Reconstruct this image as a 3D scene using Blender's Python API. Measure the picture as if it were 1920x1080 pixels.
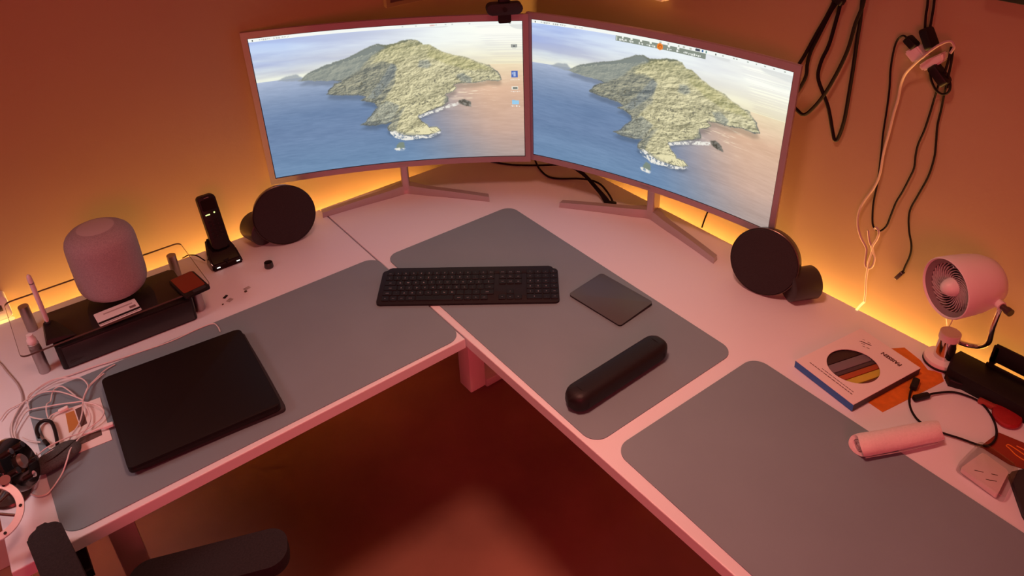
import bpy, bmesh, math, random
import numpy as np
from mathutils import Vector, Matrix

for o in list(bpy.data.objects):
    bpy.data.objects.remove(o, do_unlink=True)
S = bpy.context.scene
C = S.collection
PI = math.pi
DT = 0.74                      # height of the desk top
XW, YW = 0.793, 0.7825         # planes of the right and the left wall
EX, EY = 0.743, 0.7325         # rear edges of the desk

# ------------------------------------------------------------------ camera
cd = bpy.data.cameras.new('camera')
cam = bpy.data.objects.new('camera', cd)
C.objects.link(cam)
cam.location = (-0.6881, -1.0954, 1.0916 + DT)
cam.rotation_euler = (1.0604, 0.0228, -0.6694)
cd.sensor_width = 36.0
cd.lens = 1410.54 / 1920 * 36
cd.shift_x = -12.58 / 1920
cd.shift_y = -184.17 / 1920
cd.clip_start = 0.02
S.camera = cam

# ------------------------------------------------------------------ light
w = bpy.data.worlds.new('world')
S.world = w
w.use_nodes = True
w.node_tree.nodes['Background'].inputs[0].default_value = (0.9, 0.25, 0.15, 1)
w.node_tree.nodes['Background'].inputs[1].default_value = 0.01

def area(name, loc, target, size, power, col):
    l = bpy.data.lights.new(name, 'AREA')
    l.shape = 'DISK'; l.size = size; l.energy = power; l.color = col
    o = bpy.data.objects.new(name, l); C.objects.link(o)
    o.location = loc
    o.rotation_euler = (Vector(target) - Vector(loc)).to_track_quat('-Z', 'Y').to_euler()
    return o
# a warm fill above the desk, and the room's deep red bulb behind the person
d_ = area('added_desk_fill', (-0.25, -0.40, 2.46), (0.0, -0.34, 0.74), 0.3, 4.9, (1.0, 0.39, 0.29))  # added unseen fill, supplements the screens' light on the desk
d_.data.spread = math.radians(80)
area('deep_red_room_lamp', (-1.3, -2.0, 1.6), (0.1, 0.0, 0.6), 1.0, 22, (1.0, 0.085, 0.115))
# pale light of another display beyond the left end of the desk
d_ = area('side_display_light', (-1.28, 0.30, 1.48), (-0.98, 0.30, 0.74), 0.35, 1.0, (1.0, 0.68, 0.66))
d_.data.spread = math.radians(85)
LED = 385.0
S.view_settings.view_transform = 'Standard'
S.view_settings.look = 'None'
S.view_settings.gamma = 1
S.view_settings.use_curve_mapping = False
S.view_settings.exposure = 0.0

# ------------------------------------------------------------------ materials
def mat(name, col, rough=0.5, metal=0.0, spec=0.5, noise=None, bump=None, coat=0.0, sheen=0.0):
    m = bpy.data.materials.new(name); m.use_nodes = True
    nt = m.node_tree; b = nt.nodes['Principled BSDF']
    b.inputs['Base Color'].default_value = (*col, 1)
    b.inputs['Roughness'].default_value = rough
    b.inputs['Metallic'].default_value = metal
    b.inputs['Specular IOR Level'].default_value = spec
    b.inputs['Coat Weight'].default_value = coat
    b.inputs['Sheen Weight'].default_value = sheen
    tc = nt.nodes.new('ShaderNodeTexCoord')
    if noise:
        sc, amt = noise
        n = nt.nodes.new('ShaderNodeTexNoise'); n.inputs['Scale'].default_value = sc; n.inputs['Detail'].default_value = 5
        r = nt.nodes.new('ShaderNodeValToRGB')
        r.color_ramp.elements[0].position = 0.3; r.color_ramp.elements[1].position = 0.7
        r.color_ramp.elements[0].color = (*[c * (1 - amt) for c in col], 1)
        r.color_ramp.elements[1].color = (*[min(1, c * (1 + amt)) for c in col], 1)
        nt.links.new(tc.outputs['Object'], n.inputs['Vector'])
        nt.links.new(n.outputs['Fac'], r.inputs['Fac'])
        nt.links.new(r.outputs['Color'], b.inputs['Base Color'])
    if bump:
        sc, st = bump
        n2 = nt.nodes.new('ShaderNodeTexNoise'); n2.inputs['Scale'].default_value = sc; n2.inputs['Detail'].default_value = 4
        bp = nt.nodes.new('ShaderNodeBump'); bp.inputs['Strength'].default_value = st; bp.inputs['Distance'].default_value = 0.001
        nt.links.new(tc.outputs['Object'], n2.inputs['Vector'])
        nt.links.new(n2.outputs['Fac'], bp.inputs['Height'])
        nt.links.new(bp.outputs['Normal'], b.inputs['Normal'])
    return m

def emat(name, col, strength):
    m = bpy.data.materials.new(name); m.use_nodes = True
    nt = m.node_tree; nt.nodes.clear()
    o = nt.nodes.new('ShaderNodeOutputMaterial'); e = nt.nodes.new('ShaderNodeEmission')
    e.inputs[0].default_value = (*col, 1); e.inputs[1].default_value = strength
    nt.links.new(e.outputs[0], o.inputs[0])
    return m

def clearmat(name, tint, gloss=0.12, rough=0.03):
    m = bpy.data.materials.new(name); m.use_nodes = True
    nt = m.node_tree; nt.nodes.clear()
    o = nt.nodes.new('ShaderNodeOutputMaterial')
    t = nt.nodes.new('ShaderNodeBsdfTransparent'); t.inputs[0].default_value = (*tint, 1)
    g = nt.nodes.new('ShaderNodeBsdfGlossy'); g.inputs['Roughness'].default_value = rough
    f = nt.nodes.new('ShaderNodeFresnel'); f.inputs[0].default_value = 1.45
    mx = nt.nodes.new('ShaderNodeMixShader')
    mth = nt.nodes.new('ShaderNodeMath'); mth.operation = 'ADD'; mth.inputs[1].default_value = gloss
    gm = nt.nodes.new('ShaderNodeNewGeometry')
    m2 = nt.nodes.new('ShaderNodeMath'); m2.operation = 'SUBTRACT'; m2.inputs[0].default_value = 1.0
    m3 = nt.nodes.new('ShaderNodeMath'); m3.operation = 'MULTIPLY'
    nt.links.new(gm.outputs['Backfacing'], m2.inputs[1])
    nt.links.new(f.outputs[0], mth.inputs[0]); nt.links.new(mth.outputs[0], m3.inputs[0]); nt.links.new(m2.outputs[0], m3.inputs[1])
    nt.links.new(m3.outputs[0], mx.inputs[0])
    nt.links.new(t.outputs[0], mx.inputs[1]); nt.links.new(g.outputs[0], mx.inputs[2])
    nt.links.new(mx.outputs[0], o.inputs[0])
    return m

M = {}
M['wall'] = mat('wall_paint', (0.43, 0.34, 0.205), 0.85, noise=(1.7, 0.05), bump=(220, 0.15))
M['ceiling'] = mat('ceiling_paint', (0.7, 0.68, 0.65), 0.9)
M['trim'] = mat('white_trim', (0.7, 0.68, 0.65), 0.5)
M['desk'] = mat('white_laminate', (0.74, 0.78, 0.83), 0.42, noise=(3, 0.02), bump=(500, 0.04))
M['desk_edge'] = mat('white_edge_band', (0.74, 0.78, 0.83), 0.4)
M['white_metal'] = mat('white_powder_coat', (0.7, 0.68, 0.67), 0.45)
M['mat'] = mat('grey_leatherette', (0.188, 0.268, 0.305), 0.62, noise=(6, 0.04), bump=(900, 0.15))
M['silver'] = mat('white_silver_plastic', (0.42, 0.35, 0.38), 0.38, 0.25)
M['stand'] = mat('brushed_silver_stand', (0.50, 0.47, 0.48), 0.32, 0.55)
M['black'] = mat('black_plastic', (0.008, 0.006, 0.006), 0.5, spec=0.3)
M['black_gloss'] = mat('black_gloss', (0.008, 0.007, 0.008), 0.12, coat=0.4)
M['black_soft'] = mat('black_soft_touch', (0.02, 0.018, 0.02), 0.7, bump=(600, 0.3))
M['dark_key'] = mat('graphite_key', (0.009, 0.0075, 0.009), 0.5, spec=0.25)
M['body_grey'] = mat('graphite_body', (0.013, 0.010, 0.011), 0.55, spec=0.25)
M['legend'] = mat('pale_key_print', (0.42, 0.42, 0.44), 0.6)
M['fabric'] = mat('charcoal_speaker_cloth', (0.022, 0.019, 0.021), 0.9, noise=(900, 0.35), bump=(900, 0.5))
M['pale_mesh'] = mat('white_knit_mesh', (0.38, 0.34, 0.36), 0.85, noise=(420, 0.16), bump=(420, 0.7))
M['chrome'] = mat('chrome', (0.75, 0.72, 0.72), 0.1, 1.0)
M['steel'] = mat('satin_steel', (0.42, 0.38, 0.38), 0.35, 0.9)
M['bronze'] = mat('dark_bronze', (0.10, 0.07, 0.06), 0.3, 0.7)
M['white'] = mat('white_plastic', (0.78, 0.75, 0.75), 0.4)
M['paper'] = mat('white_paper', (0.75, 0.72, 0.70), 0.8)
M['cable_white'] = mat('white_cable', (0.72, 0.66, 0.66), 0.5)
M['cable_pink'] = mat('dusty_white_cable', (0.46, 0.36, 0.36), 0.6)
M['cable_grey'] = mat('grey_cable', (0.42, 0.38, 0.39), 0.5)
M['cable_black'] = mat('black_cable', (0.012, 0.008, 0.008), 0.7, spec=0.15)
M['rubber'] = mat('black_rubber', (0.015, 0.014, 0.014), 0.8)
M['floor'] = mat('dark_wood_floor', (0.31, 0.155, 0.105), 0.6, spec=0.25, noise=(2.5, 0.25), bump=(60, 0.1))
M['chair'] = mat('black_chair_fabric', (0.013, 0.0115, 0.013), 0.85, noise=(300, 0.4), bump=(400, 0.6))
M['led'] = emat('amber_led', (1.0, 0.455, 0.115), LED)
M['led_end'] = emat('led_strip_tip', (1.0, 0.62, 0.2), 1.6)
M['white_led'] = emat('small_white_light', (1, 0.95, 0.85), 2.0)
M['green_led'] = emat('small_green_light', (0.85, 1, 0.35), 1.3)
M['glass'] = clearmat('clear_glass', (0.97, 0.96, 0.95), 0.0)
M['glass_edge'] = mat('glass_edge', (0.10, 0.065, 0.05), 0.2)
M['clear'] = clearmat('clear_plastic', (0.88, 0.86, 0.86), 0.08, 0.15)
M['frost'] = clearmat('frosted_plastic', (0.6, 0.58, 0.58), 0.35, 0.5)

# ------------------------------------------------------------------ mesh helpers
def link(o, parent=None):
    C.objects.link(o)
    if parent is not None:
        o.parent = parent
    return o

def obj(name, bm, m, parent=None, loc=(0, 0, 0), rot=(0, 0, 0), smooth=True, kind=None, label=None):
    bmesh.ops.recalc_face_normals(bm, faces=bm.faces)
    me = bpy.data.meshes.new(name)
    bm.to_mesh(me); bm.free()
    me.materials.append(M[m] if isinstance(m, str) else m)
    if smooth:
        me.polygons.foreach_set('use_smooth', [True] * len(me.polygons))
        try: me.set_sharp_from_angle(angle=math.radians(38))
        except Exception: pass
    o = bpy.data.objects.new(name, me)
    o.location = loc; o.rotation_euler = rot
    if kind: o['kind'] = kind
    if label: o['label'] = label
    return link(o, parent)

def thing(name, label, cat, loc=(0, 0, 0), rot=(0, 0, 0), group=None):
    o = bpy.data.objects.new(name, None)
    o.empty_display_size = 0.02
    o.location = loc; o.rotation_euler = rot
    o['label'] = label; o['category'] = cat
    if group: o['group'] = group
    return link(o)

def tag(o, label, cat, group=None):
    o['label'] = label; o['category'] = cat
    if group: o['group'] = group
    return o

def NB(): return bmesh.new()

def box(bm, c, s, rot=None, bev=0.0, seg=2):
    mt = Matrix.Translation(c)
    if rot is not None:
        mt = mt @ (Matrix.Rotation(rot, 4, 'Z') if not isinstance(rot, Matrix) else rot)
    mt = mt @ Matrix.Diagonal((*s, 1))
    r = bmesh.ops.create_cube(bm, size=1, matrix=mt)
    if bev > 0:
        es = list({e for v in r['verts'] for e in v.link_edges})
        bmesh.ops.bevel(bm, geom=es, offset=bev, segments=seg, profile=0.5, affect='EDGES')
    return bm

def cyl(bm, p0, p1, r0, r1=None, seg=28, cap=True):
    r1 = r0 if r1 is None else r1
    p0, p1 = Vector(p0), Vector(p1); d = p1 - p0
    mt = Matrix.Translation((p0 + p1) / 2) @ d.to_track_quat('Z', 'Y').to_matrix().to_4x4()
    bmesh.ops.create_cone(bm, cap_ends=cap, segments=seg, radius1=r0, radius2=r1, depth=d.length, matrix=mt)
    return bm

def lathe(bm, prof, seg=40, mt=None):
    rings = []
    for r, z in prof:
        if r < 1e-6:
            rings.append([bm.verts.new((0, 0, z))])
        else:
            rings.append([bm.verts.new((r * math.cos(2 * PI * i / seg), r * math.sin(2 * PI * i / seg), z)) for i in range(seg)])
    for a, b in zip(rings, rings[1:]):
        for i in range(seg):
            j = (i + 1) % seg
            if len(a) == 1 and len(b) == 1: continue
            if len(a) == 1: bm.faces.new((a[0], b[i], b[j]))
            elif len(b) == 1: bm.faces.new((a[i], a[j], b[0]))
            else: bm.faces.new((a[i], a[j], b[j], b[i]))
    if mt is not None:
        bmesh.ops.transform(bm, matrix=mt, verts=[v for r in rings for v in r])
    return bm

def rrect(w, h, r, seg=8):
    pts = []
    for cx, cy, a0 in ((w/2-r, h/2-r, 0), (-w/2+r, h/2-r, 90), (-w/2+r, -h/2+r, 180), (w/2-r, -h/2+r, 270)):
        for k in range(seg + 1):
            a = math.radians(a0 + 90 * k / seg)
            pts.append((cx + r * math.cos(a), cy + r * math.sin(a)))
    return pts

def prism(bm, pts, z0, z1, bev=0.0, mt=None, seg=2):
    lo = [bm.verts.new((x, y, z0)) for x, y in pts]
    hi = [bm.verts.new((x, y, z1)) for x, y in pts]
    n = len(pts)
    top = bm.faces.new(hi); bot = bm.faces.new(lo[::-1])
    for i in range(n):
        bm.faces.new((lo[i], lo[(i+1) % n], hi[(i+1) % n], hi[i]))
    if bev > 0:
        es = list(top.edges)
        r = bmesh.ops.bevel(bm, geom=es, offset=bev, segments=seg, profile=0.5, affect='EDGES')
    if mt is not None:
        bmesh.ops.transform(bm, matrix=mt, verts=bm.verts[:])
    return bm

def smoothpts(pts, n=6):
    P = [Vector(p) for p in pts]
    if len(P) < 3: return P
    out = []
    for i in range(len(P) - 1):
        p0 = P[i-1] if i > 0 else P[i] * 2 - P[i+1]
        p1, p2 = P[i], P[i+1]
        p3 = P[i+2] if i + 2 < len(P) else P[i+1] * 2 - P[i]
        for k in range(n):
            t = k / n
            out.append(0.5 * ((2*p1) + (p2-p0)*t + (2*p0-5*p1+4*p2-p3)*t*t + (3*p1-p0-3*p2+p3)*t*t*t))
    out.append(P[-1])
    return out

def tube(bm, pts, r, seg=8, n=6, smooth=True, radii=None):
    P = smoothpts(pts, n) if smooth else [Vector(p) for p in pts]
    nrm = None; rings = []
    for i, p in enumerate(P):
        t = (P[min(i+1, len(P)-1)] - P[max(i-1, 0)])
        if t.length < 1e-9: t = Vector((0, 0, 1))
        t.normalize()
        if nrm is None:
            nrm = t.orthogonal().normalized()
        else:
            nrm = (nrm - t * nrm.dot(t))
            nrm = nrm.normalized() if nrm.length > 1e-6 else t.orthogonal().normalized()
        b = t.cross(nrm)
        rr = r if radii is None else radii(i / (len(P)-1))
        rings.append([bm.verts.new(p + (nrm * math.cos(2*PI*k/seg) + b * math.sin(2*PI*k/seg)) * rr) for k in range(seg)])
    for a, c in zip(rings, rings[1:]):
        for k in range(seg):
            bm.faces.new((a[k], a[(k+1) % seg], c[(k+1) % seg], c[k]))
    bm.faces.new(rings[0][::-1]); bm.faces.new(rings[-1])
    return bm

def textmesh(body, size, m, parent, loc, rot, name='lettering', ext=0.0002, bold=False):
    cu = bpy.data.curves.new('t', 'FONT')
    cu.body = body; cu.size = size; cu.extrude = ext
    cu.align_x = 'CENTER'; cu.align_y = 'CENTER'
    if bold: cu.offset = size * 0.03
    t = bpy.data.objects.new('t', cu); C.objects.link(t)
    bpy.context.view_layer.update()
    me = bpy.data.meshes.new_from_object(t)
    bpy.data.objects.remove(t)
    me.materials.clear(); me.materials.append(M[m])
    o = bpy.data.objects.new(name, me); o.location = loc; o.rotation_euler = rot
    return link(o, parent)

def RX(a): return Matrix.Rotation(a, 4, 'X')
def RY(a): return Matrix.Rotation(a, 4, 'Y')
def RZ(a): return Matrix.Rotation(a, 4, 'Z')
def T(*v): return Matrix.Translation(v)

# ================================================================== the room
def struct(name, bm, m):
    return obj(name, bm, m, smooth=False, kind='structure')
X0, Y0, H = -2.3, -2.7, 2.5
struct('floor', box(NB(), ((X0+XW)/2, (Y0+YW)/2, -0.03), (XW-X0+0.2, YW-Y0+0.2, 0.06)), 'floor')
struct('ceiling', box(NB(), ((X0+XW)/2, (Y0+YW)/2, H+0.03), (XW-X0+0.2, YW-Y0+0.2, 0.06)), 'ceiling')
struct('wall_left', box(NB(), ((X0+XW)/2, YW+0.05, H/2), (XW-X0+0.2, 0.1, H)), 'wall')
struct('wall_right', box(NB(), (XW+0.05, (Y0+YW)/2, H/2), (0.1, YW-Y0, H)), 'wall')
struct('wall_back', box(NB(), ((X0+XW)/2, Y0-0.05, H/2), (XW-X0+0.2, 0.1, H)), 'wall')
struct('wall_side', box(NB(), (X0-0.05, (Y0+YW)/2, H/2), (0.1, YW-Y0, H)), 'wall')
struct('baseboard_left', box(NB(), ((X0+XW)/2, YW-0.007, 0.05), (XW-X0, 0.014, 0.10), bev=0.003), 'trim')
struct('baseboard_right', box(NB(), (XW-0.007, (Y0+YW)/2-0.02, 0.05), (0.014, YW-Y0-0.05, 0.10), bev=0.003), 'trim')

# ================================================================== desk
dk = thing('corner_desk', 'white L-shaped desk with two joined tops along both walls', 'desk', (0, 0, 0))
TH = 0.025
obj('desktop', prism(NB(), [(-0.8765, 0.0), (-0.0035, 0.0), (-0.0035, EY), (-0.8765, EY)], DT-TH, DT, bev=0.002), 'desk', dk, smooth=False, label='left wing of the white desk top')
obj('desktop', prism(NB(), [(0.0, -1.35), (EX, -1.35), (EX, EY), (0.0, EY)], DT-TH, DT, bev=0.002), 'desk', dk, smooth=False, label='long right wing of the white desk top')
# telescopic legs: outer sleeve, inner tube, foot
def leg(x, y, w, d, zs, foot):
    zt = DT - TH
    l = obj('leg', box(NB(), (x, y, (zs+zt)/2), (w, d, zt-zs), bev=0.004), 'white_metal', dk)
    obj('inner_tube', box(NB(), (x, y, (zs+0.03)/2), (w*0.78, d*0.78, zs-0.03), bev=0.003), 'steel', l)
    fw, fd = foot
    obj('foot', box(NB(), (x, y, 0.022), (fw, fd, 0.035), bev=0.008), 'white_metal', l)
leg(0.52, 0.52, 0.075, 0.075, 0.22, (0.30, 0.075))
obj('corner_block', box(NB(), (0.0429, 0.0535, DT-TH-0.0875), (0.044, 0.047, 0.175), bev=0.003), 'white_metal', dk, label='white block hanging below the inner desk corner')
leg(-0.722, 0.105, 0.045, 0.075, 0.22, (0.075, 0.55))
leg(0.36, -1.22, 0.075, 0.045, 0.22, (0.55, 0.075))
obj('frame_beam', box(NB(), (-0.42, 0.62, DT-TH-0.021), (0.80, 0.06, 0.04), bev=0.003), 'white_metal', dk)
obj('frame_beam', box(NB(), (0.40, -0.35, DT-TH-0.021), (0.06, 1.75, 0.04), bev=0.003), 'white_metal', dk)
obj('frame_bracket', box(NB(), (-0.722, 0.36, DT-TH-0.02), (0.05, 0.58, 0.035), bev=0.003), 'white_metal', dk)
obj('frame_bracket', box(NB(), (0.36, -1.22, DT-TH-0.02), (0.58, 0.05, 0.035), bev=0.003), 'white_metal', dk)

# ================================================================== led strips (amber light behind the desk)
ls = thing('led_strip', 'amber light strip glowing between left desk wing and wall', 'light strip', (0, 0, 0))
zl = DT - 0.18
obj('strip_tape', box(NB(), (-0.42, EY+0.027, zl-0.002), (1.75, 0.012, 0.002)), 'white', ls, smooth=False)
obj('light_shield', box(NB(), (-0.42, EY+0.0165, (zl-0.02+DT-0.03)/2), (1.72, 0.003, DT-0.03-zl+0.02)), 'white_metal', ls, smooth=False)  # added unseen lip, stops strip light leaking under the desk
b = NB(); v = [b.verts.new(p) for p in ((-1.29, EY+0.022, zl), (0.33, EY+0.022, zl), (0.33, EY+0.032, zl), (-1.29, EY+0.032, zl))]; b.faces.new(v)
obj('light_line', b, 'led', ls, smooth=False)
obj('strip_tip', box(NB(), ((-0.7925, 0.7306, 0.74)[0], EY+0.004, DT+0.001), (0.045, 0.006, 0.008), bev=0.002), 'led_end', ls)
obj('mounting_rail', box(NB(), (-0.42, EY+0.028, zl-0.012), (1.75, 0.02, 0.018)), 'white_metal', ls, smooth=False)
ls2 = thing('led_strip', 'amber light strip glowing between right desk wing and wall', 'light strip', (0, 0, 0))
obj('strip_tape', box(NB(), (EX+0.027, -0.40, zl-0.002), (0.012, 1.75, 0.002)), 'white', ls2, smooth=False)
obj('light_shield', box(NB(), (EX+0.0165, -0.40, (zl-0.02+DT-0.03)/2), (0.003, 1.72, DT-0.03-zl+0.02)), 'white_metal', ls2, smooth=False)  # same added lip, blocks strip light below the right wing
b = NB(); v = [b.verts.new(p) for p in ((EX+0.022, -1.25, zl), (EX+0.022, 0.30, zl), (EX+0.032, 0.30, zl), (EX+0.032, -1.25, zl))]; b.faces.new(v)
obj('light_line', b, 'led', ls2, smooth=False)
obj('mounting_rail', box(NB(), (EX+0.028, -0.40, zl-0.012), (0.02, 1.75, 0.018)), 'white_metal', ls2, smooth=False)
b = NB(); tube(b, [(0.7375, -0.4912, 0.741), (0.7542, -0.4899, 0.744), (0.763, -0.4934, 0.7524)], 0.0028, n=3)
obj('strip_tip', b, 'led_end', ls2)

# ================================================================== desk mats
def deskmat(c, th, w, h, label):
    o = obj('desk_mat', prism(NB(), rrect(w, h, 0.033, 10), 0, 0.002, bev=0.0007), 'mat', None, (c[0], c[1], DT+0.0002), (0, 0, th))
    return tag(o, label, 'desk mat', 'grey desk mats')
deskmat((-0.4002, 0.2127), -0.0088, 0.793, 0.4026, 'grey desk mat on the left wing, under the black laptop')
deskmat((0.2165, -0.0052), -0.0132, 0.4026, 0.793, 'grey desk mat in the corner, under the trackpad')
deskmat((0.2187, -0.8301), -0.0300, 0.4026, 0.793, 'grey desk mat at the lower right, under one end of the white roll')
WP = {
 'islet': [(0.076, 0.699), (0.11, 0.726), (0.143, 0.73), (0.161, 0.709), (0.158, 0.678)],
 'main': [(0.148, 0.684), (0.163, 0.702), (0.201, 0.738), (0.263, 0.774), (0.317, 0.795), (0.371, 0.829), (0.399, 0.856), (0.427, 0.876), (0.454, 0.884), (0.486, 0.871), (0.519, 0.882), (0.553, 0.896), (0.576, 0.9), (0.606, 0.892), (0.624, 0.86), (0.644, 0.862), (0.663, 0.839), (0.686, 0.812), (0.735, 0.779), (0.775, 0.764), (0.808, 0.736), (0.848, 0.709), (0.872, 0.701), (0.878, 0.681), (0.902, 0.648), (0.919, 0.589), (0.9, 0.578), (0.859, 0.585), (0.803, 0.57), (0.769, 0.571), (0.727, 0.564), (0.74, 0.539), (0.722, 0.511), (0.697, 0.496), (0.706, 0.441), (0.68, 0.41), (0.644, 0.389), (0.611, 0.363), (0.579, 0.345), (0.591, 0.31), (0.614, 0.273), (0.617, 0.254), (0.645, 0.254), (0.668, 0.224), (0.65, 0.202), (0.607, 0.193), (0.557, 0.192), (0.509, 0.208), (0.485, 0.226), (0.455, 0.245), (0.456, 0.283), (0.473, 0.315), (0.451, 0.304), (0.409, 0.296), (0.372, 0.306), (0.347, 0.314), (0.373, 0.333), (0.394, 0.377), (0.425, 0.432), (0.42, 0.463), (0.394, 0.481), (0.361, 0.495), (0.386, 0.517), (0.364, 0.535), (0.324, 0.541), (0.278, 0.55), (0.24, 0.565), (0.259, 0.604), (0.281, 0.638), (0.305, 0.649), (0.266, 0.657), (0.202, 0.67)],
 'rock': [(0.74, 0.442), (0.765, 0.454), (0.789, 0.431), (0.794, 0.394), (0.771, 0.402), (0.747, 0.418)],
 'rock2': [(0.485, 0.137), (0.495, 0.157), (0.513, 0.151), (0.516, 0.11), (0.496, 0.099), (0.481, 0.113)],
 'surf1': [(0.458, 0.237), (0.483, 0.246), (0.523, 0.206), (0.607, 0.189), (0.658, 0.215), (0.668, 0.206), (0.62, 0.169), (0.556, 0.168), (0.52, 0.159), (0.48, 0.195)],
 'surf2': [(0.579, 0.346), (0.629, 0.374), (0.687, 0.409), (0.74, 0.434), (0.744, 0.415), (0.7, 0.392), (0.643, 0.359), (0.585, 0.328)],
 'surf3': [(0.471, 0.106), (0.493, 0.111), (0.52, 0.098), (0.509, 0.08), (0.481, 0.087)],
 'far': [(0.148, 0.684), (0.163, 0.702), (0.201, 0.738), (0.263, 0.774), (0.317, 0.795), (0.371, 0.829), (0.399, 0.856), (0.427, 0.876), (0.454, 0.884), (0.485, 0.856), (0.422, 0.796), (0.376, 0.715), (0.334, 0.672), (0.305, 0.649), (0.202, 0.67)],
 'lit': [(0.516, 0.882), (0.625, 0.87), (0.781, 0.757), (0.875, 0.688), (0.919, 0.589), (0.803, 0.57), (0.697, 0.496), (0.68, 0.41), (0.579, 0.345), (0.668, 0.224), (0.607, 0.189), (0.486, 0.243), (0.509, 0.35), (0.535, 0.428), (0.452, 0.318), (0.39, 0.33), (0.44, 0.456), (0.503, 0.592), (0.514, 0.732), (0.466, 0.764), (0.418, 0.746), (0.47, 0.839)],
 'dark1': [(0.498, 0.747), (0.517, 0.719), (0.506, 0.656), (0.482, 0.595), (0.452, 0.547), (0.422, 0.499), (0.389, 0.505), (0.436, 0.602), (0.474, 0.687)],
 'dark2': [(0.37, 0.334), (0.41, 0.421), (0.462, 0.479), (0.514, 0.431), (0.49, 0.367), (0.459, 0.31), (0.375, 0.312)],
 'dark3': [(0.606, 0.753), (0.636, 0.756), (0.651, 0.716), (0.63, 0.693), (0.597, 0.703)],
 'dark4': [(0.737, 0.631), (0.771, 0.648), (0.804, 0.601), (0.796, 0.568), (0.756, 0.584)],
 'green': [(0.643, 0.831), (0.735, 0.773), (0.848, 0.702), (0.875, 0.662), (0.779, 0.667), (0.712, 0.711), (0.634, 0.781)],
}
# ================================================================== wallpaper shown on both screens
GW, GH = 480, 270
rng = np.random.RandomState(7)
def vnoise(u, v, fx, fy):
    g = rng.rand(int(fy)+3, int(fx)+3)
    x = u * fx; y = v * fy
    xi = np.clip(x.astype(int), 0, int(fx)+1); yi = np.clip(y.astype(int), 0, int(fy)+1)
    tx = x - xi; ty = y - yi
    tx = tx*tx*(3-2*tx); ty = ty*ty*(3-2*ty)
    return (g[yi, xi]*(1-tx)+g[yi, xi+1]*tx)*(1-ty) + (g[yi+1, xi]*(1-tx)+g[yi+1, xi+1]*tx)*ty
def fbm(u, v, fx, fy, o=5, g=0.55):
    s = 0; a = 1; t = 0
    for k in range(o):
        s = s + a * vnoise(u, v, fx * 2**k, fy * 2**k); t += a; a *= g
    return s / t
def inside(P, U, V):
    r = np.zeros(U.shape, bool); n = len(P)
    for i in range(n):
        x1, y1 = P[i]; x2, y2 = P[(i+1) % n]
        if y1 == y2: continue
        c = ((y1 > V) != (y2 > V)) & (U < (x2-x1)*(V-y1)/(y2-y1)+x1)
        r ^= c
    return r
def blur(a, n):
    for _ in range(n):
        p = np.pad(a, 1, mode='edge')
        a = (p[1:-1, :-2] + p[1:-1, 2:] + p[:-2, 1:-1] + p[2:, 1:-1] + p[1:-1, 1:-1]) / 5
    return a
def rgb(*c): return np.array(c, float)
def mixc(a, b, t): return a + (b - a) * t[..., None]
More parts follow.
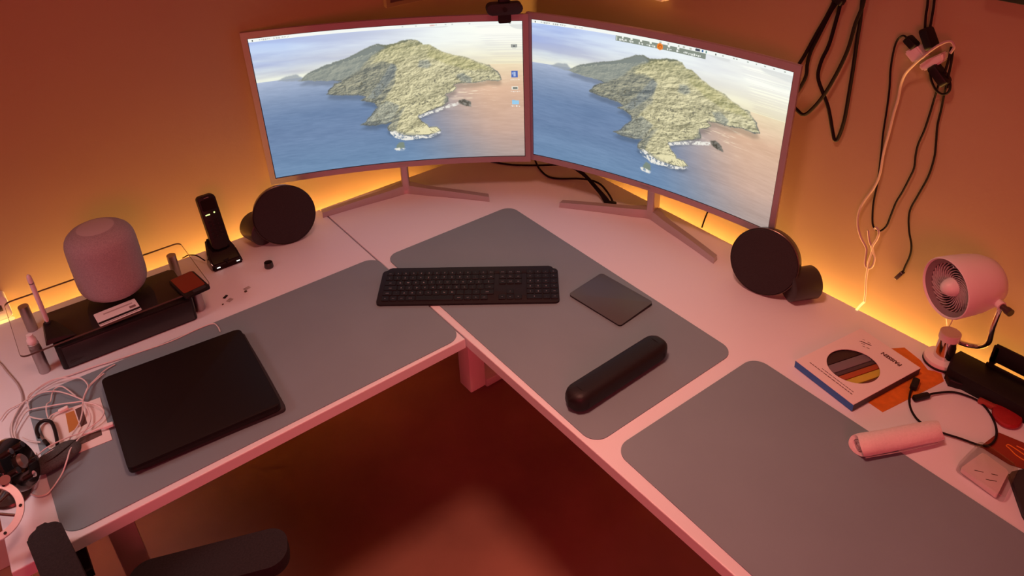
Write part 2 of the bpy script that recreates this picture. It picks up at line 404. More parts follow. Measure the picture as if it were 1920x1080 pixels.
def paint(right):
    U, V = np.meshgrid((np.arange(GW)+0.5)/GW, (np.arange(GH)+0.5)/GH)
    I = np.zeros((GH, GW, 3))
    # sky
    skyL = mixc(rgb(225, 226, 218), rgb(164, 184, 238), np.clip((V-0.72)/0.28, 0, 1)**0.7)
    skyR = mixc(rgb(240, 228, 192), rgb(255, 255, 244), np.clip((V-0.70)/0.18, 0, 1))
    I[:] = skyL + (skyR-skyL) * (np.clip(U*1.25-0.15, 0, 1)**0.8)[..., None]
    cl = fbm(U+0.25*V, V, 3, 16, 5)
    band = np.clip((cl-0.47)*5, -1, 1) * (1-0.6*U)
    I += band[..., None] * rgb(18, 20, 12)
    band2 = np.clip((fbm(U, V+0.1*U, 2, 9, 4)-0.52)*6, 0, 1) * np.clip((V-0.76)/0.1, 0, 1)
    I = mixc(I, I*0.0+rgb(158, 174, 228)+(rgb(218, 220, 220)-rgb(158, 174, 228))*(np.clip(U*1.4, 0, 1))[..., None], band2*0.75)
    # sea
    horiz = 0.702
    sea = V < horiz
    t = np.clip((horiz-V)/horiz, 0, 1)
    sL = mixc(rgb(172, 184, 210), rgb(104, 128, 166), np.clip(t*2.6, 0, 1)**0.8)
    sL = mixc(sL, rgb(106, 138, 174), np.clip((t-0.6)*2, 0, 1))
    sR = mixc(rgb(240, 218, 180), rgb(222, 178, 148), np.clip(t*4.0, 0, 1))
    sR = mixc(sR, rgb(196, 162, 148), np.clip((t-0.25)*1.8, 0, 1))
    sR = mixc(sR, rgb(166, 148, 144), np.clip((t-0.7)*2.6, 0, 1))
    k = np.clip((U-0.40-0.12*t)/0.45, 0, 1); k = k*k*(3-2*k)
    S_ = sL + (sR-sL) * k[..., None]
    rip = fbm(U, V+0.05*U, 26, 120, 3)-0.5
    S_ = S_ + (rip*16)[..., None] + ((fbm(U, V, 4, 14, 3)-0.5)*16)[..., None]
    glint = np.clip((rip-0.13)*7, 0, 1) * np.exp(-((U-0.80)/0.10)**2-((V-0.52)/0.09)**2)
    S_ = mixc(S_, rgb(245, 222, 192), glint)
    m = sea[..., None]
    I = np.where(m, S_, I)
    # island
    wu = U + (fbm(U, V, 40, 40, 3)-0.5)*0.010; wv = V + (fbm(U, V, 44, 44, 3)-0.5)*0.012
    mk = {k_: inside(P, wu, wv) for k_, P in WP.items()}
    mk['main'] = inside(WP['main'], wu, wv)
    ru = U*0.75+V*0.45; rv = V*0.8-U*0.35
    hgt = (1-np.abs(2*fbm(ru, rv+0.5, 5, 8, 6, 0.62)-1))*0.9 + (1-np.abs(2*fbm(rv, ru, 16, 11, 5, 0.6)-1))*0.4 + fbm(U, V, 34, 30, 4, 0.75)*0.40
    gx = np.gradient(hgt, axis=1)*GW/40; gy = np.gradient(hgt, axis=0)*GH/40
    sh = np.clip(0.55 - gx*0.62 + gy*0.75, 0, 1.25)
    speck = fbm(U, V, 90, 60, 3, 0.8)
    land = mixc(rgb(92, 96, 92), rgb(176, 172, 146), np.clip(sh, 0, 1))
    lit = blur(mk['lit'].astype(float), 5)
    land = mixc(land, mixc(rgb(112, 108, 82), rgb(232, 222, 176), np.clip(sh*0.9+0.15, 0, 1)), lit)
    far = blur(mk['far'].astype(float), 6)
    land = mixc(land, mixc(rgb(126, 134, 130), rgb(164, 168, 156), np.clip(sh*0.7+0.1, 0, 1)), far*0.85)
    gr = blur(mk['green'].astype(float), 7)
    land = mixc(land, mixc(rgb(132, 130, 80), rgb(206, 196, 134), np.clip(sh, 0, 1)), gr*0.65)
    top = np.clip((V-0.72)/0.12, 0, 1) * (1-far)
    land = mixc(land, mixc(rgb(118, 120, 84), rgb(198, 190, 140), np.clip(sh, 0, 1)), top*0.55)
    for nm, a_ in (('dark1', 0.75), ('dark2', 0.6), ('dark3', 0.6), ('dark4', 0.6)):
        dd = blur(mk[nm].astype(float), 4)
        land = mixc(land, mixc(rgb(84, 92, 98), rgb(150, 156, 152), np.clip(sh, 0, 1)), dd*a_)
    dk_ = np.clip((speck-0.62)*6, 0, 1) * (1-far) * np.clip((0.72-V)/0.1, 0, 1)
    land = mixc(land, rgb(88, 86, 74), dk_*0.7)
    hi = np.clip((0.40-speck)*6, 0, 1) * (1-far)
    land = mixc(land, rgb(240, 232, 192), hi*0.35*(0.3+lit*0.7))
    edge = blur(mk['main'].astype(float), 3)
    wl = mk['main'] & (edge < 0.93) & (V < 0.66)
    land = mixc(land, rgb(70, 74, 80), wl*0.55)
    # soft reflection on the sea below the island
    shd = blur(np.roll(mk['main'].astype(float), -9, axis=0), 10) * sea
    I = mixc(I, I*0.80, shd*(~mk['main']))
    aa = blur(mk['main'].astype(float), 1)
    I = mixc(I, land, aa)
    I = mixc(I, rgb(150, 158, 168)+np.zeros_like(I), blur(mk['islet'].astype(float), 2)*0.8)
    I = mixc(I, rgb(104, 98, 90)+np.zeros_like(I)+((speck-0.5)*160)[..., None], blur(mk['rock'].astype(float), 1))
    I = mixc(I, rgb(120, 134, 122)+np.zeros_like(I), blur(mk['rock2'].astype(float), 1))
    for nm in ('surf1', 'surf2', 'surf3'):
        sf = blur(mk[nm].astype(float), 1) * np.clip((speck-0.35)*5, 0.15, 1)
        I = mixc(I, rgb(240, 236, 226)+np.zeros_like(I), sf)
    # milky veil where the panel is seen at a bright angle
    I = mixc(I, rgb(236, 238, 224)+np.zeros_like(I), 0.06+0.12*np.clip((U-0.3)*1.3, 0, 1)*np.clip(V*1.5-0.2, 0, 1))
    def rect(u0, v0, u1, v1, c, a=1.0):
        s = (U >= u0) & (U <= u1) & (V >= v0) & (V <= v1)
        I[s] = I[s]*(1-a) + np.array(c)*a
    # menu bar
    rect(0, 0.976, 1, 1, (246, 249, 244))
    rs = np.random.RandomState(5)
    def glyphs(u, u1, v0, v1, c, dens=0.62, a=0.55):
        while u < u1:
            wd = rs.choice([0.0035, 0.005, 0.007])
            if rs.rand() < dens: rect(u, v0+rs.choice([0, 0.003]), u+wd*0.8, v1-rs.choice([0, 0.003]), c, a)
            u += wd + 0.0015
    rect(0.012, 0.982, 0.017, 0.994, (70, 74, 76), 0.9)
    glyphs(0.028, 0.14, 0.983, 0.994, (120, 128, 130), 0.8, 0.5 if right else 0.35)
    if right:
        glyphs(0.16, 0.21, 0.983, 0.994, (150, 156, 156), 0.5, 0.4)
        for u in (0.515, 0.545, 0.585, 0.605, 0.63, 0.65):
            rect(u, 0.983, u+0.007, 0.994, (150, 156, 140), 0.6)
        rect(0.652, 0.981, 0.668, 0.995, (60, 68, 84), 0.9); rect(0.676, 0.981, 0.681, 0.995, (70, 110, 160)); rect(0.69, 0.981, 0.694, 0.995, (90, 140, 130))
        rect(0.724, 0.983, 0.730, 0.994, (70, 78, 70), 0.8)
        for u in (0.75, 0.79, 0.80, 0.84, 0.87, 0.90, 0.932, 0.968):
            rect(u, 0.984, u+0.006, 0.993, (130, 140, 128), 0.55)
        # grey floating tool bar with an orange round button
        rect(0.344, 0.944, 0.692, 0.977, (138, 146, 134)); rect(0.346, 0.947, 0.350, 0.975, (205, 212, 196))
        for u in (0.372, 0.407, 0.443, 0.482, 0.552, 0.587): rect(u-0.004, 0.966, u+0.004, 0.976, (245, 248, 238))
        for u0, u1 in ((0.358, 0.386), (0.398, 0.416), (0.435, 0.450), (0.466, 0.497), (0.545, 0.560), (0.581, 0.594), (0.608, 0.672)):
            glyphs(u0, u1, 0.950, 0.962, (250, 252, 246), 0.95, 0.85)
        dsk = ((U-0.518)*1.776)**2 + (V-0.960)**2 < 0.0215**2
        I[dsk] = (236, 138, 54)
        ring = (((U-0.518)*1.776)**2 + (V-0.960)**2 < 0.012**2) & (((U-0.518)*1.776)**2 + (V-0.960)**2 > 0.008**2)
        I[ring] = (190, 84, 30); rect(0.5165, 0.960, 0.5195, 0.975, (190, 84, 30))
    else:
        for u in (0.55, 0.60, 0.66, 0.675, 0.71, 0.735, 0.80):
            rect(u, 0.984, u+0.006, 0.993, (170, 180, 178), 0.5)
        rect(0.655, 0.983, 0.672, 0.994, (226, 176, 170), 0.6); rect(0.951, 0.982, 0.958, 0.995, (120, 128, 120), 0.6)
        # desktop icons down the right side
        rect(0.956, 0.818, 0.979, 0.840, (150, 152, 146)); rect(0.960, 0.812, 0.975, 0.846, (196, 198, 190), 0.6); rect(0.963, 0.824, 0.972, 0.834, (110, 112, 110))
        rect(0.955, 0.604, 0.980, 0.650, (86, 112, 184)); rect(0.963, 0.610, 0.971, 0.644, (206, 216, 236), 0.8); rect(0.957, 0.626, 0.964, 0.640, (150, 172, 220))
        rect(0.955, 0.514, 0.980, 0.537, (238, 238, 226)); rect(0.958, 0.517, 0.977, 0.534, (128, 128, 118))
        rect(0.955, 0.404, 0.981, 0.434, (158, 206, 236)); rect(0.955, 0.430, 0.966, 0.438, (140, 196, 232))
        for v in (0.588, 0.500, 0.391): glyphs(0.950, 0.984, v-0.004, v+0.005, (250, 246, 238), 0.95, 0.8)
    I = np.clip(I, 0, 255)/255
    return np.where(I <= 0.04045, I/12.92, ((I+0.055)/1.055)**2.4)

def screenmat():
    m = bpy.data.materials.new('lit_screen'); m.use_nodes = True
    nt = m.node_tree; nt.nodes.clear()
    o = nt.nodes.new('ShaderNodeOutputMaterial'); e = nt.nodes.new('ShaderNodeEmission')
    a = nt.nodes.new('ShaderNodeVertexColor'); a.layer_name = 'Picture'
    nt.links.new(a.outputs['Color'], e.inputs[0]); e.inputs[1].default_value = 1.0
    nt.links.new(e.outputs[0], o.inputs[0])
    return m
M['screen'] = screenmat()

# ================================================================== curved monitors
SW, SH, SR = 0.698, 0.393, 1.8
def curve(u, v, d=0.0):
    """point on the curved panel, d metres behind the glass, in the stand's own frame (faces -y)"""
    a = u / SR
    return (SR*math.sin(a)+d*math.sin(a)*0.0, -SR*(1-math.cos(a)) + d, v)
def slab(bm, u0, u1, v0, v1, d0, d1, n=24):
    g = []
    for i in range(n+1):
        u = u0 + (u1-u0)*i/n
        g.append([bm.verts.new(curve(u, v, d)) for v, d in ((v0, d0), (v1, d0), (v1, d1), (v0, d1))])
    for a, b in zip(g, g[1:]):
        for k in range(4):
            bm.faces.new((a[k], a[(k+1) % 4], b[(k+1) % 4], b[k]))
    bm.faces.new(g[0]); bm.faces.new(g[-1][::-1])
def monitor(hub, yaw, v0, right, label):
    t = thing('curved_monitor', label, 'monitor', (hub[0], hub[1], DT), (0, 0, yaw), 'curved monitors side by side')
    # the picture
    me = bpy.data.meshes.new('screen')
    iu = np.arange(GW+1)/GW*SW-SW/2; iv = np.arange(GH+1)/GH*SH
    UU, VV = np.meshgrid(iu, iv)
    a = UU/SR
    co = np.stack([SR*np.sin(a), -SR*(1-np.cos(a))-0.035, VV+v0], -1).reshape(-1, 3)
    n = (GW+1)*(GH+1); nf = GW*GH
    idx = np.arange(n).reshape(GH+1, GW+1)
    q = np.stack([idx[:-1, :-1], idx[:-1, 1:], idx[1:, 1:], idx[1:, :-1]], -1).reshape(-1, 4)
    me.vertices.add(n); me.vertices.foreach_set('co', co.astype(np.float32).ravel())
    me.loops.add(nf*4); me.loops.foreach_set('vertex_index', q.ravel().astype(np.int32))
    me.polygons.add(nf); me.polygons.foreach_set('loop_start', (np.arange(nf)*4).astype(np.int32)); me.polygons.foreach_set('loop_total', np.full(nf, 4, np.int32))
    me.update()
    at = me.color_attributes.new('Picture', 'FLOAT_COLOR', 'CORNER')
    col = paint(right).reshape(-1, 3)
    col = np.concatenate([col, np.ones((nf, 1))], 1)
    at.data.foreach_set('color', np.repeat(col, 4, axis=0).astype(np.float32).ravel())
    me.materials.append(M['screen'])
    link(bpy.data.objects.new('screen', me), t)
    D_ = -0.035
    bz_ = 0.0175
    b = NB()
    W2_, e = SW/2+0.0015, 0.003
    for u0, u1, w0, w1 in ((-W2_-bz_+e, -W2_, -0.0185, SH+0.018), (W2_, W2_+bz_-e, -0.0185, SH+0.018)):
        slab(b, u0, u1, v0+w0, v0+w1, D_-0.002, D_+0.008, 3)
    slab(b, -W2_, W2_, v0+SH+0.0015, v0+SH+0.018, D_-0.002, D_+0.008, 40)
    slab(b, -W2_, W2_, v0-0.0185, v0-0.002, D_-0.002, D_+0.008, 40)
    obj('bezel', b, 'silver', t)
    b = NB(); slab(b, -W2_, W2_, v0-0.002, v0+SH+0.0015, D_+0.001, D_+0.003, 40)
    obj('screen_border', b, 'black', t)
    b = NB(); slab(b, -W2_, W2_, v0-0.016, v0+SH+0.016, D_+0.008, D_+0.014, 40)
    slab(b, -0.26, 0.26, v0+0.02, v0+SH-0.03, D_+0.014, D_+0.030, 24)
    slab(b, -0.16, 0.16, v0+0.04, v0+0.26, D_+0.030, D_+0.048, 16)
    obj('back_cover', b, 'white', t)
    b = NB(); box(b, (0, -0.0372, v0-0.0095), (0.030, 0.001, 0.0045)); obj('maker_badge', b, 'steel', t)
    # stand: slim column and a wide open V foot
    b = NB()
    prism(b, rrect(0.023, 0.040, 0.006), 0.012, v0+0.10, mt=T(0, 0.016, 0))
    obj('neck', b, 'stand', t)
    b = NB(); box(b, (0, 0.0, v0-0.030), (0.0245, 0.0425, 0.002)); bmesh.ops.transform(b, matrix=T(0, 0.016, 0), verts=b.verts[:]); obj('neck_ring', b, 'silver', t)
    b = NB()
    N = 16
    def fp(s, side):   # centre line of one foot arm
        x = side*0.236*s
        y = -0.089*(s**1.15) + 0.012*math.exp(-(s*6)**2)
        return x, y
    ring = []
    pts_up, pts_dn = [], []
    for i in range(-N, N+1):
        s = abs(i)/N; sd = 1 if i >= 0 else -1
        x, y = fp(s, sd)
        wdt = 0.0095 + 0.007*math.exp(-(s*5)**2)
        ny = 1.0
        hgt = 0.026 - 0.011*s
        ring.append([b.verts.new(p) for p in ((x, y-wdt, 0.0005), (x, y-wdt*0.75, hgt), (x, y+wdt*0.9, hgt+0.002), (x, y+wdt, 0.0005))])
    for a_, c_ in zip(ring, ring[1:]):
        for k in range(4): b.faces.new((a_[k], a_[(k+1) % 4], c_[(k+1) % 4], c_[k]))
    b.faces.new(ring[0]); b.faces.new(ring[-1][::-1])
    obj('foot', b, 'stand', t)
    for sd in (-1, 1):
        x, y = fp(0.97, sd)
        obj('foot_pad', cyl(NB(), (x, y, 0), (x, y, 0.0012), 0.006, seg=12), 'rubber', t)
    return t
monitor((0.2372, 0.6505), -0.5175, 0.1241, False, 'left curved monitor with white frame, row of desktop icons at the screen edge')
monitor((0.6766, 0.0870), -1.3335, 0.1261, True, 'right curved monitor with white frame, grey tool bar with orange button on screen')

# webcam hanging on the left monitor's top edge
wc = thing('webcam', 'black wide webcam clipped on top of the left monitor', 'webcam', (0.2372, 0.6505, DT), (0, 0, -0.5175))
ux = 0.303; px_, py_, _ = curve(ux, 0, -0.035); zc = 0.1241 + SH + 0.036
rl = RZ(0.0)
obj('camera_body', prism(NB(), rrect(0.094, 0.029, 0.0135), -0.014, 0.014, bev=0.003, mt=T(px_, py_-0.006, zc) @ RX(PI/2)), 'black_soft', wc)
obj('lens', cyl(NB(), (px_, py_-0.0205, zc), (px_, py_-0.0225, zc), 0.006, seg=24), 'black', wc)
b = NB(); prism(b, rrect(0.034, 0.030, 0.005), -0.002, 0.002, mt=T(px_, py_-0.0065, zc-0.024) @ RX(PI/2))
box(b, (px_, py_+0.010, zc-0.0155), (0.030, 0.031, 0.003), bev=0.001)
obj('clip', b, 'black', wc)
obj('top_mount', box(NB(), (px_, py_-0.002, zc+0.019), (0.03, 0.022, 0.010), bev=0.003), 'black', wc)
# ================================================================== keyboard
MT = DT + 0.0023            # top of the desk mats
kb = thing('keyboard', 'black full-size keyboard with number pad lying across two desk mats', 'keyboard', (0.1086, 0.1436, MT), (0, 0, -0.6739))
sl = math.radians(4.2)
KM = T(0, 0, 0.0085) @ RX(sl)
b = NB(); prism(b, rrect(0.430, 0.124, 0.011), -0.004, 0.0015, bev=0.001, mt=KM @ T(0, -0.004, 0)); obj('case', b, 'body_grey', kb)
b = NB(); prism(b, rrect(0.408, 0.026, 0.011), -0.012, 0.0022, bev=0.0015, mt=KM @ T(0, 0.0535, 0)); obj('battery_bar', b, 'body_grey', kb)
U_ = 0.0190
keys = []
def row(y, items, x0=-0.2045):
    x = x0
    for it in items:
        if isinstance(it, str): keys.append((x+U_/2, y, U_, it)); x += U_
        else:
            wd, s = it
            if s is not None: keys.append((x+wd*U_/2, y, wd*U_, s))
            x += wd*U_
ys = [0.0425, 0.0285, 0.0105, -0.0080, -0.0265, -0.0450]
ys = [0.0440, 0.0275, 0.0090, -0.0095, -0.0280, -0.0465]
row(ys[0], ['esc'] + list('123456789') + ['0', '-', '='] + [(1.0, 'F13'), (0.5, None), 'F14', 'F15', 'F16', (0.5, None), '*', '+', '-', '='])
row(ys[1], ['~'] + list('1234567890') + ['-', '+', (2.0-1.0, 'del'), (0.5, None), 'ins', 'hm', 'pg', (0.5, None), 'clr', '/', '*', '='])
row(ys[2], [(1.5, 'tab')] + list('QWERTYUIOP') + ['[', (1.5, ']'), (0.5, None), 'del', 'end', 'pg', (0.5, None), '7', '8', '9', '-'])
row(ys[3], [(1.75, 'caps')] + list('ASDFGHJKL') + [';', "'", (1.25, 'ret'), (4.0, None), '4', '5', '6', '+'])
row(ys[4], [(1.25, 'shift'), '`'] + list('ZXCVBNM') + [',', '.', '/', (1.75, 'shift'), (1.5, None), '^', (1.5, None), '1', '2', '3', 'ent'])
row(ys[5], [(1.0, 'fn'), (1.0, 'ctrl'), (1.0, 'opt'), (1.25, 'cmd'), (4.75, ''), (1.25, 'cmd'), (1.0, 'opt'), (1.0, 'fn'), (1.0, 'ctrl'), (1.25, None), '<', 'v', '>', (0.5, None), (2, '0'), '.', 'ent'])
leg_verts = NB()
cache = {}
for (x, y, wd, s) in keys:
    if x > 0.210: continue
    h = 0.0135 if y == ys[0] else 0.0165
    k = (round(wd, 4), h)
    if k not in cache:
        b = NB(); prism(b, rrect(wd-0.0024, h, 0.0022, 3), 0, 0.0026, bev=0.0007, seg=1)
        bmesh.ops.transform(b, matrix=RX(sl), verts=b.verts[:])
        o = obj('key', b, 'dark_key', kb); cache[k] = o
    else:
        o = cache[k].copy(); link(o, kb)
    o.location = (KM @ Vector((x, y, 0.0012)))
# printed legends, one flat print over the keys
cu_parts = []
for (x, y, wd, s) in keys:
    if not s or x > 0.210: continue
    sz = 0.0062 if len(s) == 1 else 0.0044
    cu = bpy.data.curves.new('t', 'FONT'); cu.body = s; cu.size = sz; cu.align_x = 'CENTER'; cu.align_y = 'CENTER'; cu.resolution_u = 1
    t = bpy.data.objects.new('t', cu); t.matrix_world = KM @ T(x, y-0.001, 0.0041); C.objects.link(t); cu_parts.append(t)
bpy.context.view_layer.update()
b = NB()
for t in cu_parts:
    me = bpy.data.meshes.new_from_object(t); me.transform(t.matrix_world); b.from_mesh(me); bpy.data.meshes.remove(me)
    cu = t.data; bpy.data.objects.remove(t); bpy.data.curves.remove(cu)
obj('key_legends', b, 'legend', kb, smooth=False, kind='stuff', label='pale letters printed on the keys')
for x in (-0.19, 0.19):
    obj('rubber_foot', box(NB(), (x, -0.05, 0.0006), (0.03, 0.008, 0.0012), bev=0.0004), 'rubber', kb)

# ================================================================== trackpad
tp = thing('trackpad', 'dark grey slab trackpad on the corner desk mat, right of the keyboard', 'trackpad', (0.3341, -0.1088, MT), (0, 0, 0.0685))
b = NB(); prism(b, rrect(0.115, 0.160, 0.007), 0.0035, 0.0050, bev=0.0006, mt=RY(math.radians(-2.0)) @ T(0, 0, 0.0025)); obj('touch_surface', b, mat('space_grey_glass', (0.075, 0.085, 0.085), 0.35), tp)
b = NB()
m_ = RY(math.radians(-2.0)) @ T(0, 0, 0.0025)
prism(b, rrect(0.1145, 0.1595, 0.007), 0.0008, 0.0034, mt=m_)
box(b, (0.049, 0, 0.0027), (0.014, 0.156, 0.0045), bev=0.001)
obj('base_plate', b, 'black', tp)
obj('power_switch', box(NB(), (0.0575, 0.05, 0.004), (0.001, 0.010, 0.0025), bev=0.0004), 'steel', tp)

# ================================================================== black padded roll
rp0, rp1 = Vector((0.026, -0.308, 0)), Vector((0.296, -0.305, 0))
rc = (rp0+rp1)/2; ra = math.atan2((rp1-rp0).y, (rp1-rp0).x)
rl_ = thing('wrist_roll', 'black padded leather-look roll lying on the corner desk mat', 'wrist rest', (rc.x, rc.y, MT), (0, 0, ra))
Lh = (rp1-rp0).length/2
b = NB()
prof = []
sec = []
for i in range(0, 33):
    t = -1 + 2*i/32
    e = 0.030/ Lh
    k = 1.0
    if abs(t) > 1-e: k = math.sqrt(max(0.0, 1-((abs(t)-(1-e))/e)**2))
    k = max(k, 0.06)
    sec.append((t*Lh*1.0, k))
rings = []
for x, k in sec:
    r = []
    for j in range(28):
        a = 2*PI*j/28
        c, s = math.cos(a), math.sin(a)
        yy = 0.0275*k*math.copysign(abs(c)**0.66, c); zz = 0.0225 + 0.0225*(0.35+0.65*k)*math.copysign(abs(s)**0.62, s)
        if zz < 0.0008: zz = 0.0008
        r.append(b.verts.new((x, yy, zz)))
    rings.append(r)
for a_, c_ in zip(rings, rings[1:]):
    for j in range(28): b.faces.new((a_[j], a_[(j+1) % 28], c_[(j+1) % 28], c_[j]))
b.faces.new(rings[0]); b.faces.new(rings[-1][::-1])
obj('cushion', b, mat('black_leatherette', (0.010, 0.008, 0.009), 0.5, spec=0.3, bump=(300, 0.35)), rl_)
for sx in (-1, 1):
    b = NB()
    pts = [(sx*(Lh-0.028), 0.028*math.cos(a), 0.0225+0.0228*math.sin(a)) for a in [PI*2*i/20 for i in range(21)]]
    tube(b, pts, 0.0006, seg=5, n=2); obj('seam', b, 'black', rl_)
for (y_, z_) in ((0.012, 0.0425), (-0.012, 0.0425)):
    b = NB(); tube(b, [(-Lh+0.03, y_, z_), (0, y_, z_), (Lh-0.03, y_, z_)], 0.0007, seg=5, n=3); obj('seam', b, 'black', rl_)

# ================================================================== laptop and sleeve
def quadslab(bm, q, z0, z1, r=0.012, bev=0.001):
    """rounded slab over four ground points given in order"""
    pts = []
    n = 4
    for i in range(4):
        p, a, c = Vector(q[i][:2]), Vector(q[i-1][:2]), Vector(q[(i+1) % 4][:2])
        d1, d2 = (a-p).normalized(), (c-p).normalized()
        s, e = p+d1*r, p+d2*r
        for k in range(7):
            t = k/6
            pts.append(tuple((s*(1-t)**2 + p*2*t*(1-t) + e*t*t)))
    prism(bm, pts, z0, z1, bev=bev)
    return bm
cx0, cy0 = -0.532, 0.197
def loc(q, c): return [(x-c[0], y-c[1]) for x, y in q]
LQ = [(-0.662, 0.350), (-0.383, 0.324), (-0.404, 0.046), (-0.679, 0.070)]
lp = thing('laptop', 'closed black laptop on top of a thin black sleeve, left desk mat', 'laptop', (cx0, cy0, MT+0.0085), (0, 0, 0))
b = NB(); quadslab(b, loc(LQ, (cx0, cy0)), 0.001, 0.0095, 0.013, 0.0015); obj('base', b, 'black', lp)
b = NB(); quadslab(b, loc(LQ, (cx0, cy0)), 0.0100, 0.0150, 0.013, 0.0012); obj('lid', b, mat('black_lid', (0.0055, 0.0035, 0.0035), 0.55, spec=0.25), lp)
b = NB(); cyl(b, (-0.10, 0.1465, 0.0095), (0.13, 0.125, 0.0095), 0.003, seg=12); obj('hinge', b, 'black', lp)
sv = thing('laptop_sleeve', 'thin black sleeve beneath the closed laptop, right edge showing', 'laptop sleeve', (cx0, cy0, MT))
SQ = [(-0.64, 0.345), (-0.377, 0.330), (-0.396, 0.045), (-0.66, 0.075)]
b = NB(); quadslab(b, loc(SQ, (cx0, cy0)), 0.0002, 0.0078, 0.012, 0.0025); obj('cover', b, 'black_soft', sv)
b = NB()
tube(b, [(x, y, 0.0042) for x, y in loc([(-0.379, 0.318), (-0.3855, 0.19), (-0.3955, 0.060)], (cx0, cy0))], 0.0012, seg=6, n=3)
obj('zip_edge', b, mat('dark_zip', (0.06, 0.04, 0.04), 0.4), sv)

# ================================================================== desktop speakers
def speaker(c, n, foot, label, flip):
    n = Vector(n).normalized(); c = Vector(c)
    t = thing('desktop_speaker', label, 'speaker', (c.x, c.y, DT), (0, 0, 0), 'round desktop speakers')
    Q = n.to_track_quat('Z', 'Y').to_matrix().to_4x4()
    Mx = T(0, 0, c.z) @ Q
    b = NB(); lathe(b, [(0, 0.0), (0.0, 0.0), (0.074, 0.0), (0.0775, -0.0012), (0.079, -0.004)], 64, Mx); obj('cloth_front', b, 'fabric', t)
    b = NB(); lathe(b, [(0.0792, -0.0035), (0.0800, -0.006), (0.0795, -0.014), (0.0765, -0.034), (0.072, -0.040), (0, -0.040)], 64, Mx); obj('housing', b, mat('speaker_shell', (0.035, 0.028, 0.028), 0.32, 0.2), t)
    b = NB(); lathe(b, [(0.0796, -0.0030), (0.0812, -0.0040), (0.0808, -0.0060), (0.0796, -0.0068)], 64, Mx); obj('trim_ring', b, 'bronze', t)
    f0, f1 = Vector(foot[0]) - Vector((c.x, c.y, 0)), Vector(foot[1]) - Vector((c.x, c.y, 0))
    d = (f1-f0).normalized(); Q2 = d.to_track_quat('Z', 'Y').to_matrix().to_4x4(); ln = (f1-f0).length
    b = NB(); lathe(b, [(0, 0), (0.034, 0), (0.0385, 0.003), (0.039, ln-0.004), (0.036, ln), (0, ln)], 48, T(*f0) @ Q2); obj('rear_foot', b, mat('foot_shell', (0.03, 0.024, 0.024), 0.4), t)
    b = NB(); lathe(b, [(0.03, ln+0.0005), (0.03, ln+0.001), (0, ln+0.001)], 32, T(*f0) @ Q2); obj('port_cap', b, 'black_soft', t)
    return t
speaker((-0.138, 0.628, 0.081), (-0.16, -0.95, 0.22), ((-0.190, 0.652, 0.0395), (-0.203, 0.712, 0.0395)), 'round black desktop speaker left of the left monitor, near the cordless phone', 1)
spr = (0.6772, -0.385, 0.78)
speaker((0.628, -0.306, 0.083), (-0.92, -0.20, 0.22), ((spr[0]-0.028, spr[1]+0.022, 0.0395), (spr[0]+0.032, spr[1]-0.010, 0.0395)), 'round black desktop speaker under the outer corner of the right monitor', -1)
# ================================================================== glass riser with things on and under it
GZ = DT + 0.0725
gs = thing('glass_riser', 'clear glass riser shelf on four short metal legs, left desk wing', 'monitor riser', (-0.585, 0.58, DT))
gx0, gx1, gy0, gy1 = -0.776, -0.391, 0.460, 0.694
def g(x, y): return (x+0.585, y-0.58)
gp = rrect(gx1-gx0, gy1-gy0, 0.014, 6)
b = NB(); prism(b, gp, 0.0680, 0.0725, bev=0.0, mt=T((gx0+gx1)/2+0.585, (gy0+gy1)/2-0.58, 0)); obj('glass_pane', b, 'glass', gs, smooth=False)
b = NB()
pl = [(x+(gx0+gx1)/2+0.585, y+(gy0+gy1)/2-0.58, 0.0702) for x, y in gp]; pl.append(pl[0])
rr_ = []
for (x, y, z) in pl[:-1]:
    cx_, cy_ = (gx0+gx1)/2+0.585, (gy0+gy1)/2-0.58
    k = 1.0
    rr_.append((x, y))
n_ = len(rr_)
lo = [b.verts.new((x, y, 0.0684)) for x, y in rr_]; hi = [b.verts.new((x, y, 0.0721)) for x, y in rr_]
cc = Vector(((gx0+gx1)/2+0.585, (gy0+gy1)/2-0.58))
lo2 = [b.verts.new((cc.x+(x-cc.x)*0.9965, cc.y+(y-cc.y)*0.994, 0.0684)) for x, y in rr_]; hi2 = [b.verts.new((cc.x+(x-cc.x)*0.9965, cc.y+(y-cc.y)*0.994, 0.0721)) for x, y in rr_]
for i in range(n_):
    j = (i+1) % n_
    b.faces.new((lo[i], lo[j], hi[j], hi[i])); b.faces.new((lo2[i], hi2[i], hi2[j], lo2[j])); b.faces.new((lo[i], lo2[i], lo2[j], lo[j])); b.faces.new((hi[i], hi[j], hi2[j], hi2[i]))
bmesh.ops.scale(b, vec=(1.0015, 1.002, 1), space=T(-cc.x, -cc.y, 0), verts=b.verts[:])
obj('glass_rim', b, 'glass_edge', gs, smooth=False)
for x, y in ((-0.7443, 0.6606), (-0.4243, 0.6549), (-0.4215, 0.487), (-0.748, 0.487)):
    lx, ly = g(x, y)
    lg = obj('leg', lathe(NB(), [(0, 0.0005), (0.0105, 0.0005), (0.011, 0.0015), (0.011, 0.0655), (0.0105, 0.0672), (0, 0.0672)], 28, T(lx, ly, 0)), 'steel', gs)

